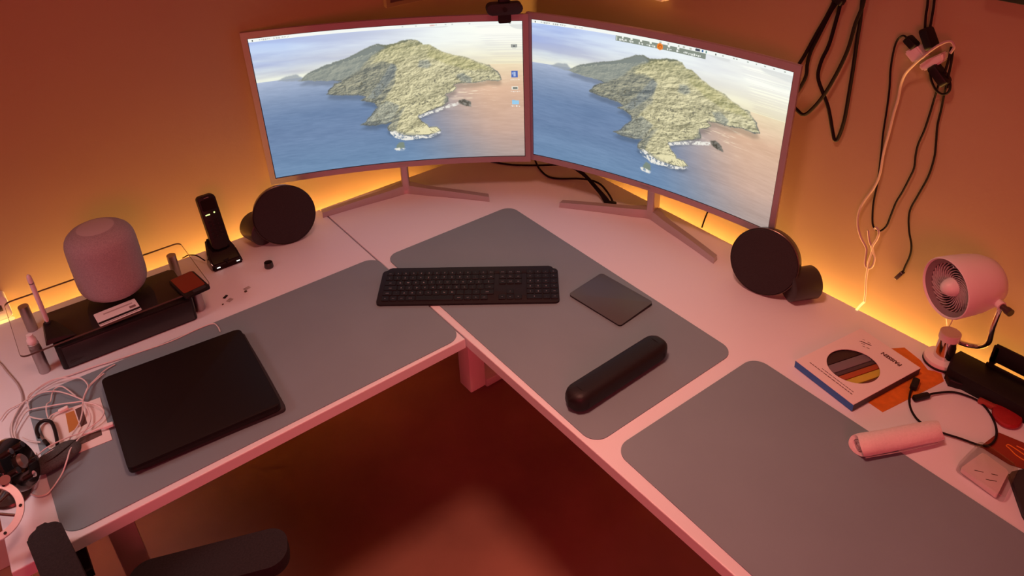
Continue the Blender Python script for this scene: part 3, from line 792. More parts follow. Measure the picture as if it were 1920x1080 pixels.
# black box under the shelf
bb = thing('network_box', 'long black box under the glass riser, front panel facing the laptop', 'electronics box', (-0.578, 0.535, DT))
def bloc(x, y): return (x+0.578, y-0.535)
q_ = [bloc(-0.7165, 0.607), bloc(-0.4375, 0.603), bloc(-0.4375, 0.4525), bloc(-0.7165, 0.4605)]
b = NB(); quadslab(b, q_, 0.002, 0.061, 0.010, 0.003); obj('case', b, 'black', bb)
b = NB(); box(b, (0.003, -0.0795, 0.031), (0.262, 0.002, 0.052), rot=math.atan2(0.4525-0.4605, 0.279), bev=0.001); obj('front_panel', b, mat('black_front', (0.017, 0.014, 0.015), 0.35), bb)
b = NB(); prism(b, rrect(0.030, 0.011, 0.005), 0, 0.0006, mt=T(-0.108, -0.0772, 0.014) @ RX(PI/2)); obj('port_recess', b, 'black_gloss', bb)
for x, y in ((-0.13, -0.06), (0.13, -0.065), (-0.13, 0.06), (0.13, 0.06)):
    obj('foot', cyl(NB(), (x, y, 0), (x, y, 0.0022), 0.006, seg=12), 'rubber', bb)

# smart speaker
hp = thing('smart_speaker', 'tall rounded white mesh-covered smart speaker standing on the glass riser', 'speaker', (-0.5650, 0.5738, GZ))
def sq(z, R=0.071, H_=0.170):
    t = abs(2*z/H_-1)
    return R*(1-t**4.2*0.30)
pr_ = [(0, 0.0015), (0.040, 0.0015)]
for i in range(0, 25):
    z = 0.0025 + 0.168*i/24
    pr_.append((0.0715*(1-0.40*abs(2*i/24-1)**7), z))
pr_ += [(0.036, 0.1725), (0, 0.1728)]
b = NB(); lathe(b, pr_, 64); obj('mesh_body', b, 'pale_mesh', hp)
b = NB(); lathe(b, [(0.0, 0.1738), (0.033, 0.1734), (0.0375, 0.1722)], 48); obj('touch_top', b, mat('top_disc', (0.55, 0.52, 0.54), 0.25), hp)
obj('base_ring', lathe(NB(), [(0, 0.0002), (0.038, 0.0002), (0.040, 0.0016), (0, 0.0016)], 40), 'rubber', hp)

# card lying on the glass in front of the speaker
cdt = thing('plastic_card', 'white plastic card with black stripe on the glass riser, before the smart speaker', 'card', (-0.5845, 0.4885, GZ+0.0002), (0, 0, 0.04))
b = NB(); prism(b, rrect(0.0860, 0.054, 0.003, 4), 0, 0.0008); obj('card_body', b, 'white', cdt, smooth=False)
obj('magnetic_stripe', box(NB(), (0, -0.0150, 0.00095), (0.0855, 0.0075, 0.0002)), 'black', cdt, smooth=False)
obj('print_strip', box(NB(), (0.004, 0.013, 0.00095), (0.060, 0.005, 0.0002)), mat('grey_print', (0.45, 0.38, 0.38), 0.6), cdt, smooth=False)
obj('chip_window', box(NB(), (0.031, -0.001, 0.00095), (0.013, 0.009, 0.0002)), mat('rose_print', (0.20, 0.12, 0.12), 0.6), cdt, smooth=False)
obj('edge_band', box(NB(), (0, -0.0225, 0.00095), (0.0855, 0.0012, 0.0002)), 'black', cdt, smooth=False)

# wallet at the right corner of the glass
wl = thing('phone_wallet', 'dark phone wallet with red screen side up at the glass riser corner', 'wallet', (-0.430, 0.486, GZ+0.0003), (0, 0, 0.12))
b = NB(); prism(b, rrect(0.058, 0.094, 0.006), 0, 0.0055, bev=0.0015); obj('case', b, 'black', wl)
b = NB(); prism(b, rrect(0.050, 0.074, 0.004), 0.0056, 0.0062, mt=T(0, 0.008, 0)); obj('red_face', b, mat('dark_red_gloss', (0.17, 0.022, 0.012), 0.25), wl)
b = NB(); prism(b, rrect(0.030, 0.012, 0.004), 0.0057, 0.0064, mt=T(0.007, -0.037, 0)); obj('flap', b, 'black_soft', wl)

# pen stand with white pen
ps = thing('pen_stand', 'low black wedge-shaped pen stand on the left end of glass riser', 'pen stand', (-0.703, 0.490, GZ+0.0003))
b = NB()
v = [b.verts.new(p) for p in ((-0.026, -0.026, 0), (0.034, -0.026, 0), (0.008, 0.050, 0), (-0.020, 0.048, 0), (-0.020, -0.022, 0.012), (0.010, -0.022, 0.006), (0.000, 0.046, 0.012), (-0.016, 0.044, 0.014))]
for f in ((0, 3, 2, 1), (4, 5, 6, 7), (0, 1, 5, 4), (1, 2, 6, 5), (2, 3, 7, 6), (3, 0, 4, 7)): b.faces.new([v[i] for i in f])
bmesh.ops.bevel(b, geom=b.edges[:], offset=0.0012, segments=2, affect='EDGES')
obj('wedge', b, 'black', ps)
obj('socket', cyl(NB(), (-0.008, 0.038, 0.013), (-0.008, 0.038, 0.0155), 0.0062, seg=20), 'rubber', ps)
pn = thing('white_pen', 'white stylus pen standing upright in the black pen stand', 'pen', (-0.711, 0.5285, GZ+0.016))
b = NB(); lathe(b, [(0, 0), (0.0030, 0.0005), (0.0047, 0.006), (0.0048, 0.112), (0.0042, 0.118), (0.0020, 0.1215), (0, 0.122)], 20); obj('barrel', b, 'white', pn)
obj('ring', lathe(NB(), [(0.0048, 0.099), (0.0051, 0.0995), (0.0051, 0.1015), (0.0048, 0.102)], 20), 'steel', pn)

# small dropper bottle on glass corner
db = thing('dropper_bottle', 'small frosted bottle with white cap at the front left corner of riser', 'bottle', (-0.748, 0.477, GZ+0.0002))
obj('bottle_body', lathe(NB(), [(0, 0), (0.0095, 0), (0.0105, 0.001), (0.0105, 0.010), (0.008, 0.013), (0.0075, 0.014)], 24), 'frost', db)
obj('cap', lathe(NB(), [(0.0092, 0.0125), (0.0095, 0.013), (0.0090, 0.022), (0.0065, 0.025), (0.0060, 0.033), (0, 0.0335)], 20), 'white', db)

# adapter on the wall at far left
ad = thing('power_adapter', 'white square adapter with a dark socket on the left wall behind desk', 'adapter', (-0.802, YW, DT+0.026))
b = NB(); prism(b, rrect(0.062, 0.060, 0.008), 0.0, 0.030, bev=0.003, mt=T(0, -0.0005, 0.0) @ RX(PI/2)); obj('body', b, 'white', ad)
b = NB(); box(b, (0.012, -0.031, 0.002), (0.010, 0.001, 0.016), bev=0.0004); obj('usb_socket', b, 'bronze', ad)

# cordless phone
cp = thing('phone_cradle', 'black charging cradle of the cordless phone with two white lights', 'phone base', (-0.309, 0.655, DT))
b = NB()
pb = [(-0.039, -0.043), (0.039, -0.043), (0.041, -0.005), (0.032, 0.040), (-0.032, 0.040), (-0.041, -0.005)]
lo = [b.verts.new((x, y, 0.0005)) for x, y in pb]
tz = [0.016, 0.016, 0.034, 0.060, 0.060, 0.034]
ts = [(-0.036, -0.038), (0.036, -0.038), (0.036, -0.004), (0.024, 0.034), (-0.024, 0.034), (-0.036, -0.004)]
hi = [b.verts.new((x, y, z)) for (x, y), z in zip(ts, tz)]
b.faces.new(lo[::-1])
b.faces.new((hi[0], hi[1], hi[2], hi[5])); b.faces.new((hi[5], hi[2], hi[3], hi[4]))
for i in range(6): b.faces.new((lo[i], lo[(i+1) % 6], hi[(i+1) % 6], hi[i]))
bmesh.ops.bevel(b, geom=b.edges[:], offset=0.004, segments=3, affect='EDGES')
obj('cradle_body', b, 'black_gloss', cp)
for x in (-0.024, 0.026):
    obj('charge_light', box(NB(), (x, -0.0425, 0.0105), (0.008, 0.0022, 0.0012)), 'white_led', cp, smooth=False)
b = NB(); v = [b.verts.new(p) for p in ((-0.008, -0.030, 0.0205), (0.008, -0.030, 0.0205), (0.0, -0.041, 0.0172))]; b.faces.new(v); obj('arrow_mark', b, 'body_grey', cp, smooth=False)
hs = thing('phone_handset', 'slim black cordless handset leaning back in its charging cradle', 'phone', (-0.3045, 0.6600, DT+0.043), (math.radians(-17), 0, 0))
b = NB(); prism(b, rrect(0.044, 0.142, 0.010), -0.011, 0.011, bev=0.004, mt=T(0, 0, 0.065) @ RX(PI/2)); obj('handset_body', b, 'black', hs)
b = NB(); prism(b, rrect(0.034, 0.028, 0.004), 0, 0.0008, mt=T(0, -0.0112, 0.112) @ RX(PI/2)); obj('display', b, 'black_gloss', hs)
obj('green_light', box(NB(), (-0.009, -0.0118, 0.087), (0.011, 0.001, 0.0028)), 'green_led', hs, smooth=False)
obj('green_light', cyl(NB(), (0.008, -0.0112, 0.089), (0.008, -0.0122, 0.089), 0.0020, seg=16), 'green_led', hs)
for k in range(6):
    for i in range(3):
        if k == 0: continue
        o = obj('button', box(NB(), ((i-1)*0.012, -0.0118, 0.078-0.010*k), (0.0085, 0.0012, 0.006), bev=0.0005), 'dark_key', hs)
obj('ear_slot', box(NB(), (0, -0.0118, 0.130), (0.012, 0.0008, 0.0016)), 'steel', hs)
b = NB(); tube(b, [(-0.350, 0.665, DT+0.012), (-0.362, 0.690, DT+0.020), (-0.376, 0.715, DT+0.014), (-0.384, 0.734, DT+0.001), (-0.386, 0.742, DT-0.004)], 0.0016)
bmesh.ops.transform(b, matrix=T(0.309, -0.655, -DT), verts=b.verts[:])
obj('cord', b, 'cable_black', cp)

# little ring cap and crumbs on the desk
rcap = thing('bottle_cap', 'small black hollow cap standing on the desk before the left speaker', 'cap', (-0.2291, 0.5473, 0.74))
obj('cap_shell', lathe(NB(), [(0, 0.001), (0.0105, 0.0006), (0.0112, 0.002), (0.0105, 0.015), (0.0098, 0.0158), (0.0090, 0.015), (0.0092, 0.004), (0, 0.004)], 28), mat('black_cap', (0.03, 0.028, 0.025), 0.4), rcap)
def bit(px, lab, s, m, rz):
    b = NB(); box(b, (0, 0, s[2]/2), s, bev=min(s)*0.2)
    return tag(obj('desk_bit', b, m, None, px, (0, 0, rz)), lab, 'small part', 'tiny bits lying by the phone')
bit((-0.3597, 0.4948, 0.7403), 'tiny dark clip on the desk, biggest of the bits by the phone', (0.012, 0.006, 0.002), 'body_grey', 0.6)
bit((-0.314, 0.4839, 0.7403), 'tiny brown speck farthest right among the bits by the phone', (0.006, 0.005, 0.002), 'bronze', 0.2)
bit((-0.3749, 0.4699, 0.7403), 'tiny brown crumb nearest the desk mat, by the phone bits', (0.004, 0.0035, 0.0015), 'bronze', 0.9)
bit((-0.3563, 0.4756, 0.7403), 'tiny clear plastic chip beside the dark clip', (0.014, 0.011, 0.0012), 'clear', 0.5)
bit((-0.3072, 0.495, 0.7403), 'tiny clear plastic chip beside the brown speck', (0.016, 0.010, 0.0012), 'clear', 0.2)
# ================================================================== desk fan
fb = (0.709, -0.695)
fn = thing('desk_fan', 'small white desk fan with spiral grille on a chrome bracket, right wall side', 'fan', (fb[0], fb[1], DT))
fc = Vector((0.632, -0.684, 0.222)) - Vector((fb[0], fb[1], 0))       # centre of the front ring
fa = Vector((0.90, -0.43, 0.02)).normalized()                          # towards the back of the barrel
QF = T(*fc) @ fa.to_track_quat('Z', 'Y').to_matrix().to_4x4()
b = NB(); lathe(b, [(0.052, 0.020), (0.0555, 0.004), (0.0575, 0.0), (0.0590, 0.001), (0.0598, 0.004), (0.0590, 0.030), (0.0570, 0.055), (0.0530, 0.078), (0.0450, 0.096), (0.034, 0.104), (0.031, 0.102), (0.031, 0.095)], 64, QF); obj('barrel', b, 'white', fn)
b = NB(); lathe(b, [(0.0555, 0.004), (0.0470, 0.0105), (0.0470, 0.0150)], 64, QF); obj('inner_cone', b, mat('fan_inner_cone', (0.20, 0.15, 0.16), 0.5), fn)
b = NB(); lathe(b, [(0.0475, 0.0240), (0.0300, 0.034), (0.0, 0.036)], 48, QF); obj('inner_shroud', b, mat('fan_dark_inside', (0.05, 0.038, 0.04), 0.6), fn)
b = NB(); lathe(b, [(0.0, -0.006), (0.005, -0.0054), (0.011, -0.001), (0.016, 0.007), (0.0185, 0.018), (0.018, 0.026)], 40, QF); obj('nose_cone', b, 'white', fn)
b0 = NB()
blade = [(0.0175, 0.0160), (0.0245, 0.0140), (0.032, 0.0122), (0.040, 0.0112), (0.0475, 0.0110)]
for i, ((r0, z0), (r1, z1)) in enumerate(zip(blade, blade[1:])):
    a0, a1 = i*0.30, (i+1)*0.30
    p = lambda r, a, z: QF @ Vector((r*math.cos(a), r*math.sin(a), z))
    w0, w1 = 0.0019/r0, 0.0022/r1
    v = [b0.verts.new(x) for x in (p(r0, a0, z0), p(r1, a1, z1), p(r1, a1+w1, z1), p(r0, a0+w0, z0), p(r0, a0, z0+0.004), p(r1, a1, z1+0.004), p(r1, a1+w1, z1+0.004), p(r0, a0+w0, z0+0.004))]
    for f in ((0, 1, 2, 3), (4, 7, 6, 5), (0, 4, 5, 1), (3, 2, 6, 7), (0, 3, 7, 4), (1, 5, 6, 2)): b0.faces.new([v[k] for k in f])
bl = obj('grille_blade', b0, mat('fan_grille', (0.50, 0.43, 0.44), 0.45), fn)
NBL = 28
for k in range(1, NBL):
    o = bl.copy(); link(o, fn)
    o.matrix_local = QF @ RZ(2*PI*k/NBL) @ QF.inverted()
obj('stud', lathe(NB(), [(0, -0.002), (0.0018, -0.0015), (0.0025, 0.0), (0.0025, 0.004), (0, 0.004)], 16, QF @ T(0.0, 0.048, 0.007)), 'chrome', fn)
# base, post, arm
obj('base', lathe(NB(), [(0, 0.010), (0.0345, 0.010), (0.0350, 0.012), (0.0335, 0.018), (0.018, 0.021), (0, 0.021)], 44), 'white', fn)
obj('rubber_ring', lathe(NB(), [(0, 0.004), (0.0345, 0.004), (0.0360, 0.006), (0.0360, 0.0095), (0.034, 0.0105), (0, 0.0105)], 44), 'rubber', fn)
obj('foot_plate', lathe(NB(), [(0, 0.0002), (0.033, 0.0002), (0.0345, 0.002), (0.0335, 0.0042), (0, 0.0042)], 44), 'white', fn)
obj('post', lathe(NB(), [(0, 0.0205), (0.0185, 0.0205), (0.0185, 0.066), (0, 0.066)], 40), 'chrome', fn)
obj('post_cap', lathe(NB(), [(0.0188, 0.066), (0.0195, 0.0665), (0.0195, 0.0815), (0.0185, 0.0825), (0, 0.0825)], 40), 'white', fn)
pv = fc + fa*0.070 + Vector((-0.43, -0.90, -0.15)).normalized()*0.056
sd = Vector((-0.43, -0.90, 0)).normalized()
b = NB()
e0 = Vector((0.008, -0.016, 0.050))
tube(b, [(0.012, -0.014, 0.060), (0.022, -0.032, 0.057), (0.022, -0.052, 0.068), (0.004, -0.066, 0.098), (-0.018, -0.070, 0.15), (pv.x, pv.y-0.006, pv.z-0.012), (pv.x, pv.y-0.004, pv.z+0.006)], 0.0052, seg=16, n=8)
obj('arm', b, 'chrome', fn)
b = NB(); cyl(b, pv-sd*0.006, pv+sd*0.010, 0.0085, seg=24); obj('pivot', b, 'white', fn)
b = NB(); cyl(b, pv+sd*0.010, pv+sd*0.027, 0.0058, seg=16); cyl(b, pv+sd*0.020+Vector((0, 0, -0.0)), pv+sd*0.030+Vector((0, 0, -0.0)), 0.0075, seg=10); obj('thumb_screw', b, 'bronze', fn)
b = NB(); tube(b, [(0.012, 0.010, 0.022), (0.030, 0.020, 0.040), (0.040, 0.016, 0.08), (0.020, 0.018, 0.13), (-0.005, 0.012, 0.165)], 0.0013, seg=6); obj('power_cord', b, 'cable_white', fn)

# ================================================================== box with round window
bq = [(0.4717, -0.5062, 0.758)[:2], (0.6543, -0.5449, 0.758)[:2], (0.6488, -0.6886, 0.758)[:2], (0.445, -0.6467, 0.758)[:2]]
bcx = sum(p[0] for p in bq)/4; bcy = sum(p[1] for p in bq)/4
ex = (Vector(bq[1]) - Vector(bq[0]) + Vector(bq[2]) - Vector(bq[3])); bang = math.atan2(ex.y, ex.x)
bw = ex.length/2; bh = ((Vector(bq[1])-Vector(bq[2])).length + (Vector(bq[0])-Vector(bq[3])).length)/2
ey = (Vector(bq[0]) + Vector(bq[1]) - Vector(bq[2]) - Vector(bq[3]))
skew = math.atan2(ey.y, ey.x) - bang - PI/2
bx_ = thing('cardboard_box', 'flat white box with round window showing coloured bars and a blue side', 'box', (bcx, bcy, DT+0.0012), (0, 0, bang+skew/2))
BH = 0.0175
# top with a real round hole
b = NB()
n_ = 48
hr = 0.0510; hc = (-0.012, 0.001)
outer = []
for k in range(n_):
    a = 2*PI*k/n_
    c_, s_ = math.cos(a), math.sin(a)
    t_ = min((bw/2)/abs(c_) if abs(c_) > 1e-6 else 9, (bh/2)/abs(s_) if abs(s_) > 1e-6 else 9)
    outer.append((t_*c_, t_*s_))
for cxx, cyy in ((1, 1), (-1, 1), (-1, -1), (1, -1)):
    a = math.atan2(cyy*bh, cxx*bw) % (2*PI)
    k = int(round(a/(2*PI)*n_)) % n_
    outer[k] = (cxx*bw/2, cyy*bh/2)
inn = [(hc[0]+hr*math.cos(2*PI*k/n_), hc[1]+hr*0.98*math.sin(2*PI*k/n_)) for k in range(n_)]
ot, it = [b.verts.new((*p, BH)) for p in outer], [b.verts.new((*p, BH)) for p in inn]
ob, ib = [b.verts.new((*p, BH-0.0012)) for p in outer], [b.verts.new((*p, BH-0.0012)) for p in inn]
for k in range(n_):
    j = (k+1) % n_
    b.faces.new((ot[k], ot[j], it[j], it[k])); b.faces.new((ob[k], ib[k], ib[j], ob[j])); b.faces.new((it[k], it[j], ib[j], ib[k])); b.faces.new((ot[k], ob[k], ob[j], ot[j]))
obj('top_panel', b, 'paper', bx_, smooth=False, label='white printed top panel with a round hole')
def side(p, s, m, lab): obj('side_panel', box(NB(), p, s), m, bx_, smooth=False, label=lab)
blue = mat('blue_card', (0.035, 0.16, 0.48), 0.6); dkc = mat('dark_card', (0.05, 0.05, 0.055), 0.6)
side((-bw/2+0.0008, 0, BH/2-0.0006), (0.0015, bh, BH-0.0014), blue, 'bright blue side panel')
side((0, -bh/2+0.0008, BH/2-0.0006), (bw-0.003, 0.0015, BH-0.0014), dkc, 'dark grey side panel')
side((bw/2-0.0008, 0, BH/2-0.0006), (0.0015, bh, BH-0.0014), dkc, 'dark grey side panel')
side((0, bh/2-0.0008, BH/2-0.0006), (bw-0.003, 0.0015, BH-0.0014), 'paper', 'white side panel')
obj('bottom_panel', box(NB(), (0, 0, 0.0006), (bw-0.003, bh-0.003, 0.0008)), 'paper', bx_, smooth=False)
cols = [((0.03, 0.015, 0.012), 0.026), ((0.16, 0.14, 0.16), 0.023), ((0.06, 0.04, 0.045), 0.010), ((0.34, 0.075, 0.02), 0.014), ((0.52, 0.44, 0.05), 0.018), ((0.12, 0.03, 0.025), 0.022)]
yy = 0.050
sla = 0.72-bang-skew/2-0.26
for i, (c_, wd) in enumerate(cols):
    b = NB(); box(b, (0, yy-wd/2, BH-0.0062), (0.104, wd-0.001, 0.006), bev=0.002)
    bmesh.ops.transform(b, matrix=T(hc[0], hc[1], 0) @ RZ(-bang-skew/2-0.30), verts=b.verts[:])
    obj('coloured_bar', b, mat('bar_%d' % i, c_, 0.6), bx_)
    yy -= wd
ink = mat('brown_ink', (0.07, 0.015, 0.012), 0.7)
M['ink'] = ink
textmesh('PAISSEN', 0.0125, 'ink', bx_, (0.071, -0.025, BH+0.0003), (0, 0, -PI/2+PI+0.0), bold=True, name='box_lettering')
for (u0, v0, L_, wv) in ((-bw/2+0.020, 0.0, 0.105, 0.0016), (-bw/2+0.027, -0.012, 0.075, 0.0013)):
    b = NB(); yk = v0-L_/2; rs = random.Random(4)
    while yk < v0+L_/2:
        ln = rs.uniform(0.004, 0.010); box(b, (u0, yk+ln/2, BH+0.0002), (wv, ln, 0.0002)); yk += ln+0.0014
    obj('print_line', b, 'ink', bx_, smooth=False, kind='stuff')
b = NB()
for (x, y, L_) in ((0.045, 0.048, 0.022), (0.052, 0.046, 0.007), (0.038, 0.050, 0.008), (0.036, 0.036, 0.006), (0.033, 0.044, 0.005), (0.050, 0.058, 0.005), (0.040, 0.058, 0.005)):
    box(b, (x+0.022, y-0.0145, BH+0.0002), (0.0022 if L_ > 0.02 else 0.0010, L_, 0.0002), rot=0.35)
obj('round_stamp', b, 'ink', bx_, smooth=False, kind='stuff')

# orange sheet below the box
def sheet(name, pts, z0, z1, m, lab, cat, group=None, parent=None):
    cx_, cy_ = sum(p[0] for p in pts)/len(pts), sum(p[1] for p in pts)/len(pts)
    b = NB(); prism(b, [(p[0]-cx_, p[1]-cy_) for p in pts], 0, z1-z0)
    return tag(obj(name, b, m, parent, (cx_, cy_, z0), smooth=False), lab, cat, group)
orange = mat('orange_paper', (0.62, 0.17, 0.012), 0.7, noise=(60, 0.15))
sheet('orange_folder', [(0.4964, -0.6256, 0.7404)[:2], (0.4899, -0.69, 0.7404)[:2], (0.6615, -0.7242, 0.7404)[:2], (0.6823, -0.7078, 0.7404)[:2], (0.6687, -0.6884, 0.7404)[:2], (0.685, -0.6648, 0.7404)[:2], (0.6978, -0.624, 0.7404)[:2], (0.6537, -0.5937, 0.7404)[:2]], DT+0.0003, DT+0.0010, orange, 'orange paper sheet sticking out below the white box', 'paper')

# black desk tray with a slotted back plate
tr = thing('desk_tray', 'black plastic tray with slotted back plate standing before the right wall', 'tray', (0.70, -0.90, DT))
b = NB(); prism(b, [(-0.036, -0.26), (0.034, -0.26), (0.036, 0.186), (0.010, 0.190), (-0.030, 0.180), (-0.036, 0.170)], 0.0005, 0.034, bev=0.004); obj('tray_body', b, 'black', tr)
b = NB()
yb = 0.131
for (y0, y1, z0, z1) in ((-0.26, yb+0.004, 0.030, 0.0405), (yb-0.010, yb, 0.0395, 0.0600), (-0.26, -0.20, 0.0395, 0.0600), (-0.26, yb-0.002, 0.0500, 0.0900)):
    box(b, (0.031, (y0+y1)/2, (z0+z1)/2), (0.006, y1-y0, z1-z0), bev=0.0015)
box(b, (0.031, yb-0.0055, 0.066), (0.006, 0.014, 0.042), bev=0.003)
obj('back_plate', b, 'black', tr)
b = NB(); prism(b, [(-0.046, 0.165), (-0.034, 0.176), (-0.034, 0.140), (-0.040, 0.150)], 0.0005, 0.016, bev=0.003); obj('side_lug', b, 'black', tr)
obj('red_tab', box(NB(), (-0.043, 0.092, 0.006), (0.012, 0.034, 0.010), rot=0.1, bev=0.003), mat('red_rubber', (0.30, 0.04, 0.025), 0.6), tr)

# white roll of cloth
wr0, wr1 = Vector((0.3571, -0.7102, 0.758)), Vector((0.5041, -0.7834, 0.758))
wd_ = wr1-wr0; wa = math.atan2(wd_.y, wd_.x)
wro = thing('cloth_roll', 'rolled white cloth lying across the right mat edge and desk', 'cloth', ((wr0.x+wr1.x)/2, (wr0.y+wr1.y)/2, DT+0.0015), (0, 0, wa))
LL = wd_.length
b = NB()
nseg = 34
rings = []
for i in range(15):
    t = i/14; x = -LL/2 + LL*t
    r = []
    for k in range(nseg):
        a = 2*PI*k/nseg
        rad = 0.0195 * (1+0.02*math.sin(3*a+9*t)) * (0.93 if i in (0, 14) else 1.0) * (1-0.10*t)
        r.append(b.verts.new((x+0.004*math.sin(a*2)*(1 if i in (0, 14) else 0), rad*1.12*math.cos(a), max(0.0006, 0.0185+rad*0.95*math.sin(a)))))
    rings.append(r)
for a_, c_ in zip(rings, rings[1:]):
    for k in range(nseg): b.faces.new((a_[k], a_[(k+1) % nseg], c_[(k+1) % nseg], c_[k]))
# recessed spiral ends
for r, sx in ((rings[0], 1), (rings[-1], -1)):
    cen = sum((v.co for v in r), Vector())/nseg
    r2 = [b.verts.new(cen+(v.co-cen)*0.62+Vector((sx*0.002, 0, 0))) for v in r]
    r3 = [b.verts.new(cen+(v.co-cen)*0.50+Vector((sx*0.014, 0, 0))) for v in r]
    for k in range(nseg):
        j = (k+1) % nseg
        b.faces.new((r[k], r[j], r2[j], r2[k])); b.faces.new((r2[k], r2[j], r3[j], r3[k]))
    b.faces.new(r3)
obj('rolled_cloth', b, mat('white_cloth', (0.74, 0.66, 0.66), 0.9, noise=(220, 0.05), bump=(350, 0.7)), wro)
b = NB()
pts = []
for i in range(30):
    a = i*0.55; rad = 0.010*(1-i/34)
    pts.append((-LL/2+0.003, rad*math.cos(a), 0.0185+rad*math.sin(a)))
tube(b, pts, 0.0013, seg=5, n=2); obj('spiral_end', b, 'cable_grey', wro)
b = NB(); tube(b, [(-LL/2+0.006, -0.0205, 0.010), (0, -0.0215, 0.009), (LL/2-0.012, -0.0195, 0.009)], 0.0010, seg=5); obj('loose_hem', b, 'cable_grey', wro)

# ================================================================== cords: helper for lines with plugs
def cord(name, lab, cat, strands, m, r, group=None, plugs=(), seg=7, n=5):
    o0 = strands[0][0]
    t = thing(name, lab, cat, o0, group=group)
    for s in strands:
        b = NB(); tube(b, [Vector(p)-Vector(o0) for p in s], r, seg=seg, n=n); obj('cable', b, m, t)
    for (p0, p1, w_, h_, mm, nm) in plugs:
        p0, p1 = Vector(p0)-Vector(o0), Vector(p1)-Vector(o0); d = p1-p0
        Q = T(*((p0+p1)/2)) @ d.to_track_quat('X', 'Z').to_matrix().to_4x4()
        b = NB(); prism(b, rrect(d.length, w_, min(w_, d.length)*0.28, 4), -h_/2, h_/2, bev=h_*0.2, mt=Q); obj(nm, b, mm, t)
    return t
# short black cable on the right wing
cord('charging_cable', 'short black cable looped on the desk between box and white roll', 'cable',
     [[(0.597, -0.6946, 0.748), (0.5754, -0.6987, 0.746), (0.5486, -0.7109, 0.744), (0.5274, -0.7291, 0.744), (0.5162, -0.7511, 0.744), (0.5188, -0.7814, 0.745), (0.5321, -0.8138, 0.745), (0.5436, -0.8442, 0.745), (0.5596, -0.8554, 0.746), (0.5863, -0.8533, 0.746), (0.6179, -0.8386, 0.744), (0.6426, -0.8157, 0.744), (0.6543, -0.793, 0.744), (0.6505, -0.7677, 0.744), (0.6396, -0.7493, 0.744), (0.6106, -0.7316, 0.746), (0.5866, -0.7223, 0.747), (0.5722, -0.716, 0.747)]],
     'cable_black', 0.0021, plugs=[((0.5869, -0.6976, 0.748), (0.6157, -0.6902, 0.749), 0.013, 0.009, 'black', 'plug'), ((0.5943, -0.7257, 0.7475), (0.5618, -0.7117, 0.7475), 0.011, 0.008, 'black', 'plug')])
# red oval pad
ro = (0.6543, -0.8437, 0.746)
tag(obj('red_disc', lathe(NB(), [(0, 0.0002), (0.020, 0.0002), (0.0245, 0.003), (0.0250, 0.007), (0.0230, 0.0105), (0.012, 0.0125), (0, 0.013)], 44, RZ(0.45) @ Matrix.Diagonal((1.32, 1.0, 1, 1))), mat('bright_red', (0.30, 0.010, 0.013), 0.55, noise=(200, 0.1)), None, (ro[0], ro[1], DT), (0, 0, 0)), 'flat red oval disc in front of the black tray', 'disc')
# red packet with orange loops
rk = thing('red_packet', 'flat dark red packet with orange loops, partly under the clear blister pack', 'packet', (0.5706, -0.8769, 0.7403))
rq = [(0.5455, -0.8447, 0.74)[:2], (0.6043, -0.8511, 0.74)[:2], (0.6164, -0.9033, 0.74)[:2], (0.5568, -0.9262, 0.74)[:2], (0.543, -0.8954, 0.74)[:2]]
b = NB(); prism(b, [(p[0]-rk.location.x, p[1]-rk.location.y) for p in rq], 0, 0.0016); obj('pouch', b, mat('dark_red_foil', (0.24, 0.028, 0.015), 0.4), rk, smooth=False)
for k, dy in enumerate((0, 9)):
    pts = [(0.5788, -0.88, 0.7426), (0.5809, -0.8738, 0.7426), (0.5871, -0.8758, 0.7426), (0.5859, -0.8906, 0.7426), (0.5829, -0.9068, 0.7426)] if k == 0 else [(0.5948, -0.8853, 0.7426), (0.5957, -0.8956, 0.7426), (0.5941, -0.9068, 0.7426)]
    if k == 0: pts = [(0.5703, -0.9117, 0.7426), (0.5723, -0.8934, 0.7426)] + pts
    b = NB(); tube(b, [Vector(p)-rk.location for p in pts], 0.0011, seg=5); obj('orange_loop', b, mat('orange_print', (0.75, 0.24, 0.03), 0.5), rk)
# clear blister pack
bp_ = thing('blister_pack', 'clear plastic blister pack holding a white block, lower right desk edge', 'package', (0.4824, -0.8768, 0.74))
cq = [(0.4549, -0.84, 0.742)[:2], (0.5468, -0.8418, 0.742)[:2], (0.5355, -0.9109, 0.742)[:2], (0.4879, -0.9248, 0.742)[:2], (0.4483, -0.9226, 0.742)[:2]]
cq = [(p[0]-bp_.location.x, p[1]-bp_.location.y) for p in cq]
b = NB(); quad = [cq[0], cq[1], cq[2], cq[4]]; quadslab(b, quad, 0.0018, 0.0150, 0.010, 0.003); obj('clear_shell', b, 'clear', bp_)
iq = [(0.4587, -0.8468, 0.748)[:2], (0.5232, -0.856, 0.748)[:2], (0.5145, -0.903, 0.748)[:2], (0.4489, -0.9114, 0.748)[:2]]
iq = [(p[0]-bp_.location.x, p[1]-bp_.location.y) for p in iq]
b = NB(); quadslab(b, iq, 0.0030, 0.0125, 0.004, 0.002); obj('white_insert', b, 'paper', bp_)
for (u, v, l_) in ((0.35, 0.30, 0.014), (0.70, 0.55, 0.010), (0.78, 0.35, 0.008), (0.66, 0.25, 0.009)):
    A = Vector(iq[0])*(1-u)*(1-v)+Vector(iq[3])*u*(1-v)+Vector(iq[1])*(1-u)*v+Vector(iq[2])*u*v
    b = NB(); box(b, (A.x, A.y, 0.0127), (l_, 0.0014, 0.0003), rot=-1.0); obj('print_mark', b, 'bronze', bp_, smooth=False)
